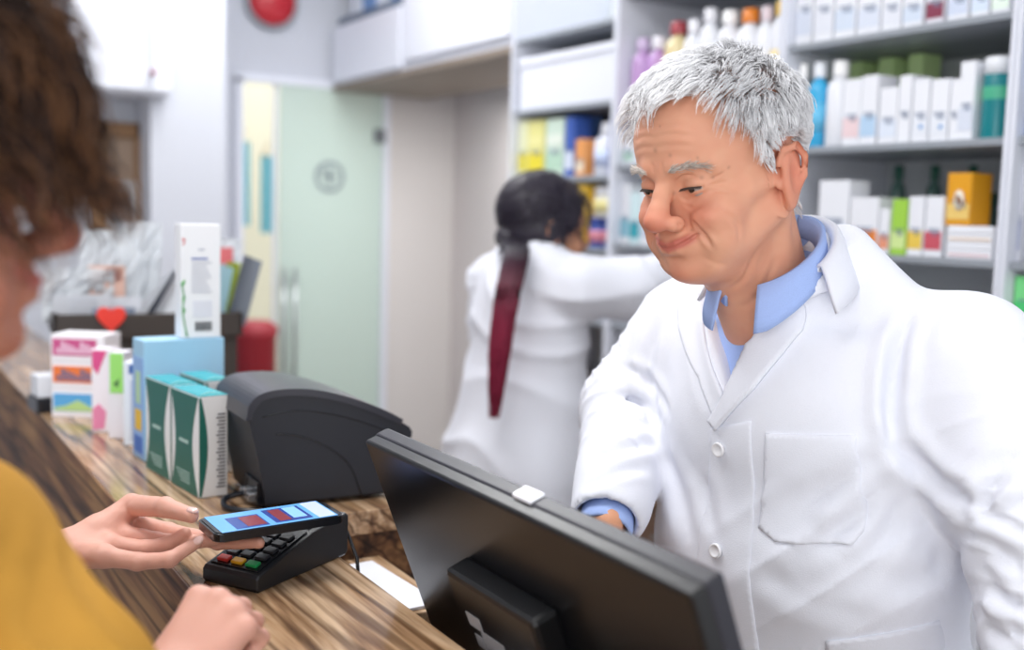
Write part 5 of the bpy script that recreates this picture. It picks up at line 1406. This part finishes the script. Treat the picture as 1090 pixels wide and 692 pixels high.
def w_ok(p):
    if abs(p[0]) > .076: return False
    return p[2] > .085 if p[1] > .055 else (p[2] > .02 if p[1] > 0 else p[2] > -.06)
tail0 = Vector((0, -.108, -.040))
def w_flow(p): d = tail0-Vector(p); return (d.x, d.y-.02, d.z)
wp = grow_hair(wbvh, w_ok, 1500, lambda p: .11, w_flow, lambda p: .014, rs, m=9)
TW = lambda a: (a.reshape(-1, 3) @ WHR.T + WH).reshape(a.shape)
wp = TW(wp)
# ponytail hanging down the back
tp_ = [TW(np.array([[0, -.100, -.035]]))[0], TW(np.array([[0, -.122, -.075]]))[0]]
tailpts = [Vector(tp_[0]), P(550, 266, 2.50), P(542, 305, 2.44), P(535, 350, 2.44), P(530, 395, 2.45), P(526, 445, 2.46)]
ctr = smooth_path(tailpts, 3); nT = len(ctr)
rw = np.interp(np.linspace(0, 1, nT), [0, .15, .4, .7, 1], [.028, .027, .027, .024, .010])
tl_ = []; cl_ = []; rn = np.random.RandomState(5)
dark = np.array(hexc('2c2631')); red = np.array(hexc('8a2440'))
for i in range(900):
    a = rn.uniform(0, 6.28); q = rn.uniform(0, 1)**.5; ph = rn.uniform(0, 6.28); end = rn.randint(nT-4, nT)
    pth = []; cc = []
    for k in range(nT):
        kk = min(k, end); c = ctr[kk]; r_ = rw[kk]*q
        o = rgt*math.cos(a+.5*k/nT)*r_+fwd*math.sin(a+.5*k/nT)*r_*.7+rgt*.003*math.sin(ph+k*.8)
        pth.append(tuple(c+o-Vector((0, 0, .0006*max(0, k-end)))))
        t = min(1, max(0, (k/nT-.22)/.33)); cc.append((dark*(1-t)+red*t)*rn.uniform(.8, 1.2))
    tl_.append(pth); cl_.append(cc)
hm = vcol_mat('dark_hair_strands', .38, .5)
hs_ = strands('hair', None, wp, .0011, hm, wo, 3, np.ones((len(wp), 3))*np.array(hexc('332c3c')))
hs_['label'] = 'dark hair combed back tight'
po = strands('ponytail', None, np.array(tl_), .0016, hm, wo, 3, np.array(cl_)); po['label'] = 'long ponytail fading from black to burgundy'
link_mesh('hair_cap', np_mesh('hair_cap', place(hb, WHR, WH), hbq), mat('dark_hair', '2a2531', .45), wo)
b = MB(); bmesh.ops.create_uvsphere(b.bm, u_segments=16, v_segments=10, radius=.030, matrix=Matrix.Translation(tailpts[0])); b.build('hair_tie', mat('dark_hair', '2a2531', .45), wo)
# coat
wS_L, wE_L, wH_L = (-.160, .0, 1.325), (-.205, .04, 1.09), (-.16, .17, .92)
wS_R = (.160, .01, 1.335); wE_R = toWB(P(672, 306, 2.60)); wH_R = toWB(P(728, 288, 2.68))
B = Field((-.36, -.36, .42), (.62, .60, 1.52), .009)
def wtorso(B, g=0):
    B.ell((0, -.01, 1.22), (.168-g, .130-g, .20-g), .04)
    B.ell((0, -.02, 1.05), (.168-g, .140-g, .18), .05)
    B.cap((-.125, -.005, 1.335), (.125, -.005, 1.335), .062-g, None, .05)
    for s in (-1, 1): B.cap((s*.12, -.005, 1.355), (s*.035, -.012, 1.415), .034-g*.5, .034-g*.5, .04)
wtorso(B)
B.cap((0, -.02, 1.37), (0, -.015, 1.395), .062, .058, .03)
B.ell((0, -.035, .86), (.195, .170, .24), .07)
B.chain([(0, -.02, .86), (0, -.03, .50)], [.190, .215], .05)
B.chain([wS_L, wE_L, wH_L], [.070, .062, .048], .03)
B.chain([wS_R, wE_R, wH_R], [.076, .068, .050], .03)
B.cap((0, .0, 1.40), (0, .03, 1.55), .058, .07, .01, 'sub')
B.plane((0, 0, .50), (0, 0, -1), .005)
B.ell((0, -.03, .40), (.19, .19, .22), .01, 'sub')
p1, q1 = B.mesh(2)
p1 = fold_disp(p1, q1, .006, [(wS_L, wE_L, .08, 1), (wE_L, wH_L, .07, 1), (wS_R, wE_R, .08, 1), (wE_R, wH_R, .07, 1)], 15, .04)
N1 = normals(p1, q1)
dz = (1-np.abs(np.sin(p1[:, 2]*26+p1[:, 0]*16+1.8*snoise(p1, 9, 61))))**1.5*np.clip((p1[:, 2]-.85)/.1, 0, 1)
vz = np.sin(np.arctan2(p1[:, 0], p1[:, 1]+.02)*7+2*snoise(p1, 5, 62))*np.clip((1.02-p1[:, 2])/.2, 0, 1)
p1 = p1+N1*(dz*.008+vz*.009)[:, None]
wcoat = link_mesh('lab_coat', np_mesh('lab_coat', place(p1, WR, WO), q1), coat_mat, wo)
rows = []
for i in range(33):
    a = -2.6+5.2*i/32; rows.append([Vector((math.sin(a)*r_, -math.cos(a)*r_*1.0+.002, z_)) for r_, z_ in ((.058, 1.385), (.054, 1.425), (.057, 1.429), (.070, 1.408), (.084, 1.380))])
shell('collar', rows, .004, coat_mat2, wcoat, T=lambda v: Vector(WR @ npv(v)+npv(WO)))
# body inside the clothes
B = Field((-.30, -.16, .5), (.60, .58, 1.48), .012)
wtorso(B, .02); B.ell((0, -.02, .88), (.16, .14, .2), .05)
B.chain([wS_L, wE_L, wH_L], [.04, .033, .024], .02); B.chain([wS_R, wE_R, wH_R], [.04, .033, .024], .02)
B.cap((0, -.01, 1.38), (0, .01, 1.46), .046, None, .02)
p2, q2 = B.mesh(1); w_parts.append((place(p2, WR, WO), q2, np.array(hexc('c58f70'))))
def hand_at(W, fw, up, side, curls, Rm, O_, col, L=.92):
    ch = hand_chains(curls, (5, 1, -3, -8), [(.016, .022, -.006), (.046, .052, -.016), (.058, .082, -.024), (.060, .104, -.034)], L, side)
    pos, Q = build_hand(ch, L, side, .0028, arm=.03); R = rotm(fw, up)
    return (place(pos @ R.T+np.array(W), Rm, O_), Q, col)
dR = Vector(wH_R)-Vector(wE_R); dR.normalize()
w_parts.append(hand_at(tuple(Vector(wH_R)+dR*.02), tuple(dR), (0, 0, 1), -1, [(25, 35, 25)]*4, WR, WO, np.array(hexc('c58f70'))))
dL = (Vector(wH_L)-Vector(wE_L)).normalized()
w_parts.append(hand_at(tuple(Vector(wH_L)+dL*.02), tuple(dL), (0, 0, 1), 1, [(25, 35, 25)]*4, WR, WO, np.array(hexc('c58f70'))))
a_, b_, c_ = join_np(w_parts); link_mesh('body', np_mesh('body', a_, b_, c_), skin_mat, wo)
B = Field((-.22, -.16, 0), (.22, .2, .80), .012)
for s in (-1, 1): B.chain([(s*.085, -.02, .76), (s*.09, -.01, .44), (s*.095, -.04, .06)], [.088, .060, .042], .03); B.cap((s*.095, -.05, .042), (s*.10, .11, .032), .040, .032, .02)
B.plane((0, 0, .004), (0, 0, -1), .002)
p3, q3 = B.mesh(1); link_mesh('trousers', np_mesh('trousers', place(p3, WR, WO), q3), mat('pale_trousers', 'd9dae2', .9), wo)
# ================================================================== the customer in mustard yellow
CHR = head_rot(-120, 2, 0)
tip = P(86, 256, .68)
CH = npv(tip)-CHR @ np.array((0, .128, -.035))
cu = empty('person', (float(CH[0])-.10, float(CH[1])+.02, 0), label='curly brown-haired customer in a mustard yellow jumper paying with a phone', cat='person')
chp, chq = sculpt_head(.0024, old=False, full=True)
chc = skin_colors(chp, hexc('bf8068'), hexc('b0604f'), hexc('a84f4c'))
c_parts = [(place(chp, CHR, CH), chq, chc)]
cbvh = BVHTree.FromPolygons([tuple(v) for v in chp], [tuple(q) for q in chq])
def c_ok(p): return p[2] > .036 if p[1] > .045 else (p[2] > .0 if p[1] > .0 else p[2] > -.07)
def c_flow(p):
    d = Vector((p[0], p[1]+.04, (p[2]-.10))); d.normalize(); return (d.x, d.y+.45, d.z-.42)
ccp = grow_hair(cbvh, c_ok, 5200, lambda p: .125 if p[1] > .03 else (.095 if p[2] > .03 else .06), c_flow, lambda p: .030 if p[1] > .05 else (.036 if p[2] > .03 else .020), rs, curl=11, m=15)
ccp = ccp+np.random.RandomState(8).normal(0, .0012, ccp.shape)
ccp = clump(ccp, 420, .55, rs)
TC = lambda a: (a.reshape(-1, 3) @ CHR.T + CH).reshape(a.shape)
rr_ = np.random.RandomState(4); tcol = []
for i in range(len(ccp)):
    k = rr_.rand(); a0 = np.array(hexc('2c201c')); a1 = np.array(hexc('94694a')) if k > .68 else np.array(hexc('45342e'))
    tcol.append([a0*(1-t)+a1*t for t in np.linspace(0, 1, ccp.shape[1])])
ch_ = strands('hair', None, TC(ccp), .00075, vcol_mat('brown_curls', .6, .15), cu, 3, np.array(tcol)); ch_['label'] = 'short curly brown hair with lighter tips'
hb, hbq = base_hair(.005, [((0, .082, .04), (0, .90, -.45)), ((0, 0, -.065), (0, 0, -1))], .013)
link_mesh('hair_cap', np_mesh('hair_cap', place(hb, CHR, CH), hbq), mat('brown_hair_mass', '3a2b26', .6), cu)
for s in (-1, 1):
    b = MB(); bmesh.ops.create_uvsphere(b.bm, u_segments=16, v_segments=10, radius=.0138, matrix=Matrix.Translation(Vector(CHR @ np.array((s*.032, .0745, -.001))+CH))); b.build('eye', mat('dark_eye', '3d2a24', .7, .1), cu)  # whole eyeball coloured dark so no white shows below the fringe
# --- arms and jumper
Zp = lambda x, y, z: tuple(atZ(x, y, z))
mustard = mat('mustard_jumper', 'c7943f', .9, .2, bump=.5, bscale=900, var=.10, vscale=30)
s_near = P(-175, 500, .76); e_near = P(60, 742, .70)
w_near = P(150, 745, .90)
cx0 = npv(CH); tor = np.array((cx0[0]-.10, cx0[1]+.035, 0))
s_far = np.array((tor[0]+.03, tor[1]+.19, 1.29)); s_near = Vector((tor[0]-.04, tor[1]-.155, 1.27))
e_far = np.array((tor[0]+.06, tor[1]+.34, 1.06)); w_far = np.array(Zp(40, 592, 1.095))
print('tor', tor, 's_near', s_near, 'px', end=' ')
def prj(v): d = Vector(v)-CP; z = d.dot(fwd); return (round(545+F*d.dot(rgt)/z), round(346-F*d.dot(upv)/z), round(z, 2))
print(prj(s_near), prj(e_near), prj(s_far), prj(e_far), prj(w_far), 'head', prj(CH))
lo = np.min([npv(s_near), npv(e_near), s_far, e_far, w_far, npv(w_near), tor+np.array((0, 0, .7))], 0)-.16; hi = np.max([npv(s_near), npv(e_near), s_far, e_far, w_far, npv(w_near), tor+np.array((0, 0, 1.36))], 0)+.14
B = Field(lo, hi, .0075)
def ctorso(B, g=0):
    B.ell(tor+np.array((0, .01, 1.12)), (.125-g, .185-g, .24-g), .04); B.ell(tor+np.array((0, .01, .84)), (.135-g, .185-g, .22), .05)
    B.cap(npv(s_near)+np.array((.0, .03, 0)), s_far+np.array((-.0, -.03, 0)), .070-g, None, .05)
ctorso(B)
B.chain([npv(s_near), npv(P(-62, 596, .72)), npv(e_near)], [.070, .066, .060], .03)
B.chain([npv(e_near), npv(e_near)*.35+npv(w_near)*.65], [.058, .044], .03)
B.chain([s_far, e_far, w_far], [.068, .060, .040], .03)
B.cap(tor+np.array((.03, 0, 1.34)), tor+np.array((.06, 0, 1.45)), .062, .066, .01, 'sub')
df = (w_far-e_far)/np.linalg.norm(w_far-e_far)
B.plane(tuple(w_far+df*.004), tuple(df), .002) if False else None
p4, q4 = B.mesh(2)
p4 = fold_disp(p4, q4, .004, [(npv(s_near), npv(e_near), .08, 1), (s_far, e_far, .08, 1), (e_far, w_far, .06, 1)], 25, .045)
jm = link_mesh('jumper', np_mesh('jumper', p4, q4), mustard, cu); jm['label'] = 'mustard yellow knitted jumper'
# --- far (left) hand, palm up, holding the phone
skc = np.array(hexc('e0aa98')); hcx = []
fing = {
 'little': ([Zp(110, 592, 1.112), Zp(147, 598, 1.108), Zp(180, 596, 1.112), Zp(210, 577, 1.128)], [.0115, .0096, .0085, .0066]),
 'ring': ([Zp(116, 580, 1.114), Zp(155, 585, 1.110), Zp(180, 579, 1.118), Zp(197, 568, 1.130)], [.0115, .0100, .0088, .0070]),
 'middle': ([Zp(126, 568, 1.118), Zp(166, 576, 1.113), Zp(200, 578, 1.118), Zp(228, 574, 1.127)], [.0118, .0102, .0090, .0072]),
 'index': ([Zp(136, 556, 1.122), Zp(180, 566, 1.116), Zp(232, 577, 1.117), Zp(276, 578, 1.124)], [.0118, .0100, .0086, .0066]),
 'thumb': ([Zp(104, 566, 1.122), Zp(140, 538, 1.146), Zp(176, 540, 1.160), Zp(204, 549, 1.158)], [.0180, .0130, .0110, .0082])}
wr_ = Zp(70, 590, 1.102)
allq = np.array([q for v in fing.values() for q in v[0]]+[wr_, tuple(w_far)])
B = Field(allq.min(0)-.04, allq.max(0)+.04, .0017)
B.chain([tuple(w_far-df*.02), wr_], [.030, .026], .015)
for k_, (pts, rd) in fing.items():
    B.cap(wr_, pts[0], .0185 if k_ != 'thumb' else .020, rd[0]+.002, .012)
    for j in range(3): B.cap(pts[j], pts[j+1], rd[j], rd[j+1], .006 if j == 0 else .0022)
    for j in (1, 2): B.ell(pts[j], rd[j]*1.07, .003)
p5, q5 = B.mesh(2); p5 = p5+normals(p5, q5)*(.0003*snoise(p5, 260, 3))[:, None]
c_parts.append((p5, q5, skc))
# --- near (right) fist at the counter edge
fw_ = Vector(P(232, 640, .955))-Vector(P(165, 735, .90)); fw_.normalize()
chn = hand_chains([(62, 88, 60), (66, 88, 60), (70, 88, 60), (74, 88, 60)], (3, 0, -3, -6), [(.016, .022, -.010), (.036, .050, -.030), (.026, .074, -.044), (.004, .086, -.046)], .95, -1)
p6, q6 = build_hand(chn, .95, -1, .0022, arm=.10)
p6 = p6 @ rotm(fw_, Vector((-.35, -.45, .80))).T+npv(P(172, 738, .90))
c_parts.append((p6, q6, skc))
B = Field(lo, hi, .012); ctorso(B, .03)
B.chain([npv(s_near), npv(P(-62, 596, .72)), npv(e_near), npv(P(172, 738, .90))], [.042, .038, .032, .024], .02); B.chain([s_far, e_far, w_far], [.04, .034, .024], .02)
B.cap(tor+np.array((.02, 0, 1.30)), tuple(np.array(CHR @ np.array((0, -.03, -.12))+CH)), .052, .050, .02)
p7, q7 = B.mesh(1); c_parts.append((p7, q7, skc))
a_, b_, c_ = join_np(c_parts); link_mesh('body', np_mesh('body', a_, b_, c_), skin_mat, cu)
# bracelet
rows = []; ax = Vector(df); u = ax.cross(Vector((0, 0, 1))).normalized(); v = u.cross(ax); wv = Vector(w_far)+ax*.006
b = MB(); b.tube([wv+(u*math.cos(2*PI*i/30)+v*math.sin(2*PI*i/30))*.032 for i in range(31)], .0022, 6, caps=False); b.build('bracelet', pm('d8362e'), cu)
# nails
nail = mat('nail_pink', 'f0c8c0', .15, .6, coat=.4)
def nail_at(tip, prev, up, parent, s=1.0):
    tip = Vector(tip); d = (tip-Vector(prev)).normalized(); up = Vector(up); up = (up-d*up.dot(d)).normalized(); x = d.cross(up)
    M4 = Matrix(((x.x, d.x, up.x, tip.x), (x.y, d.y, up.y, tip.y), (x.z, d.z, up.z, tip.z), (0, 0, 0, 1)))
    b = MB(); bmesh.ops.create_uvsphere(b.bm, u_segments=14, v_segments=8, radius=1, matrix=M4 @ Matrix.Translation((0, .001, .0055*s)) @ Matrix.Diagonal((.0052*s, .0072*s, .0030*s, 1)))
    b.build('fingernail', nail, parent)
nail_at(fing['thumb'][0][3], fing['thumb'][0][2], (0, 0, 1), cu, 1.15)
nail_at(fing['little'][0][3], fing['little'][0][2], Vector(fing['little'][0][3])-CP-Vector((0, 0, 0)) if False else (-.4, -.6, .2), cu, .9)
# legs down to the floor
B = Field(np.array((tor[0]-.2, tor[1]-.24, 0)), np.array((tor[0]+.22, tor[1]+.26, .86)), .012)
for s in (-1, 1): B.chain([tor+np.array((0, s*.09, .82)), tor+np.array((.01, s*.095, .46)), tor+np.array((-.02, s*.10, .06))], [.092, .064, .044], .03); B.cap(tor+np.array((-.03, s*.10, .042)), tor+np.array((.13, s*.11, .032)), .040, .032, .02)
B.plane((0, 0, .004), (0, 0, -1), .002)
p8, q8 = B.mesh(1); link_mesh('trousers', np_mesh('trousers', p8, q8), mat('blue_jeans', '3d4a66', .9), cu)
# ------------------------------------------------------------------ the phone
ph = empty('smartphone', tuple(atZ(290, 552, 1.143)), label='smartphone with a blue lit screen held over the card terminal', cat='phone')
L_, B_, R_, T_ = [atZ(*p, 1.146) for p in ((206, 550), (244, 567), (376, 548), (324, 536))]
cen = (L_+B_+R_+T_)/4; ax_ = ((T_-L_)+(R_-B_)).normalized(); ay_ = Vector((-ax_.y, ax_.x, 0))
PHM = Matrix(((ax_.x, ay_.x, 0, cen.x), (ax_.y, ay_.y, 0, cen.y), (0, 0, 1, cen.z), (0, 0, 0, 1))) @ Matrix.Rotation(-.02, 4, 'Y')
def rrect(w, h, r, n=6):
    out = []
    for cx_, cy_, a0_ in ((w/2-r, h/2-r, 0), (-w/2+r, h/2-r, PI/2), (-w/2+r, -h/2+r, PI), (w/2-r, -h/2+r, 1.5*PI)):
        for i in range(n+1): a = a0_+PI/2*i/n; out.append((cx_+r*math.cos(a), cy_+r*math.sin(a)))
    return out
PL, PW = .152, .072
b = MB(); b.prism(rrect(PL, PW, .010), -.0100, -.0006, 'z', M=PHM, bev=.0012); b.build('phone_case', blk2, ph)
b = MB(); b.prism(rrect(PL-.006, PW-.006, .008), -.0006, .0002, 'z', M=PHM); b.build('glass_front', mat('phone_glass', '10131a', .08), ph)
def em(name, c, e): return mat(name, c, .2, emit=e*.8)
def scr(x0, x1, y0, y1, m, z=.0003, nm='screen_tile'):
    b = MB(); b.box(x0, x1, y0, y1, z-.0002, z+.0001, M=PHM); b.build(nm, m, ph)
scr(-.068, .068, -.034, .034, em('screen_blue', '5a98d0', .5), .0004, 'screen')
scr(-.050, -.012, -.030, .016, em('screen_navy', '24458f', .3), .0007)
scr(-.036, -.014, -.026, .012, em('screen_maroon', '7a2b34', .3), .0009)
scr(-.004, .040, -.028, .026, em('screen_navy2', '1f3a86', .3), .0007)
scr(.002, .016, -.024, .022, em('screen_maroon', '7a2b34', .3), .0009)
scr(.020, .036, -.020, .024, em('screen_sky', '7fb0f0', .5), .0009)
scr(.046, .066, -.032, .032, em('screen_lilac', 'a9b4f2', .6), .0007)
# ================================================================== camera and light
cd = bpy.data.cameras.new('camera'); cam = bpy.data.objects.new('camera', cd); COL.objects.link(cam)
cd.sensor_width = 36; cd.lens = F/1090*36; cd.sensor_fit = 'HORIZONTAL'
cam.matrix_world = Matrix.Translation(CP) @ Matrix([[rgt.x, upv.x, -fwd.x, 0], [rgt.y, upv.y, -fwd.y, 0], [rgt.z, upv.z, -fwd.z, 0], [0, 0, 0, 1]])
cd.clip_start = .02
cd.dof.use_dof = True; cd.dof.focus_distance = 1.24; cd.dof.aperture_fstop = 2.4
SC.camera = cam
w = bpy.data.worlds.new('world'); SC.world = w; w.use_nodes = True
bgd = w.node_tree.nodes['Background']; bgd.inputs[0].default_value = (.965, .98, 1, 1); bgd.inputs[1].default_value = .90
def area(name, loc, size, power, target, color=(1, 1, 1)):
    l = bpy.data.lights.new(name, 'AREA'); l.shape = 'RECTANGLE'; l.size = size[0]; l.size_y = size[1]; l.energy = power; l.color = color
    o = bpy.data.objects.new(name, l); COL.objects.link(o); o.location = loc
    o.rotation_euler = (Vector(target)-Vector(loc)).to_track_quat('-Z', 'Y').to_euler(); return o
area('ceiling_area', (.2, 1.6, 3.0), (1.6, .8), 24, (.4, 1.7, 0))
area('ceiling_area', (1.5, 3.4, 3.0), (1.2, .6), 22, (1.5, 3.4, 0))
area('ceiling_area', (2.2, 6.0, 3.0), (1.0, .6), 12, (2.2, 6.0, 0))  # lamp added to brighten the room behind the frosted door
area('passage_fill', (2.3, 4.1, 2.05), (.35, .35), 5, (2.3, 4.1, 0))  # invented lamp, put in to brighten the passage recess
area('front_fill', (-1.6, -1.2, 1.7), (2.2, 2.0), 21, (.8, 1.2, 1.2))  # added frontal fill for the coat, not an actual window
SC.view_settings.view_transform = 'Standard'; SC.view_settings.look = 'None'; SC.view_settings.exposure = 0.62; SC.view_settings.gamma = 1
SC.view_settings.use_curve_mapping = False
SC.cycles.use_denoising = True
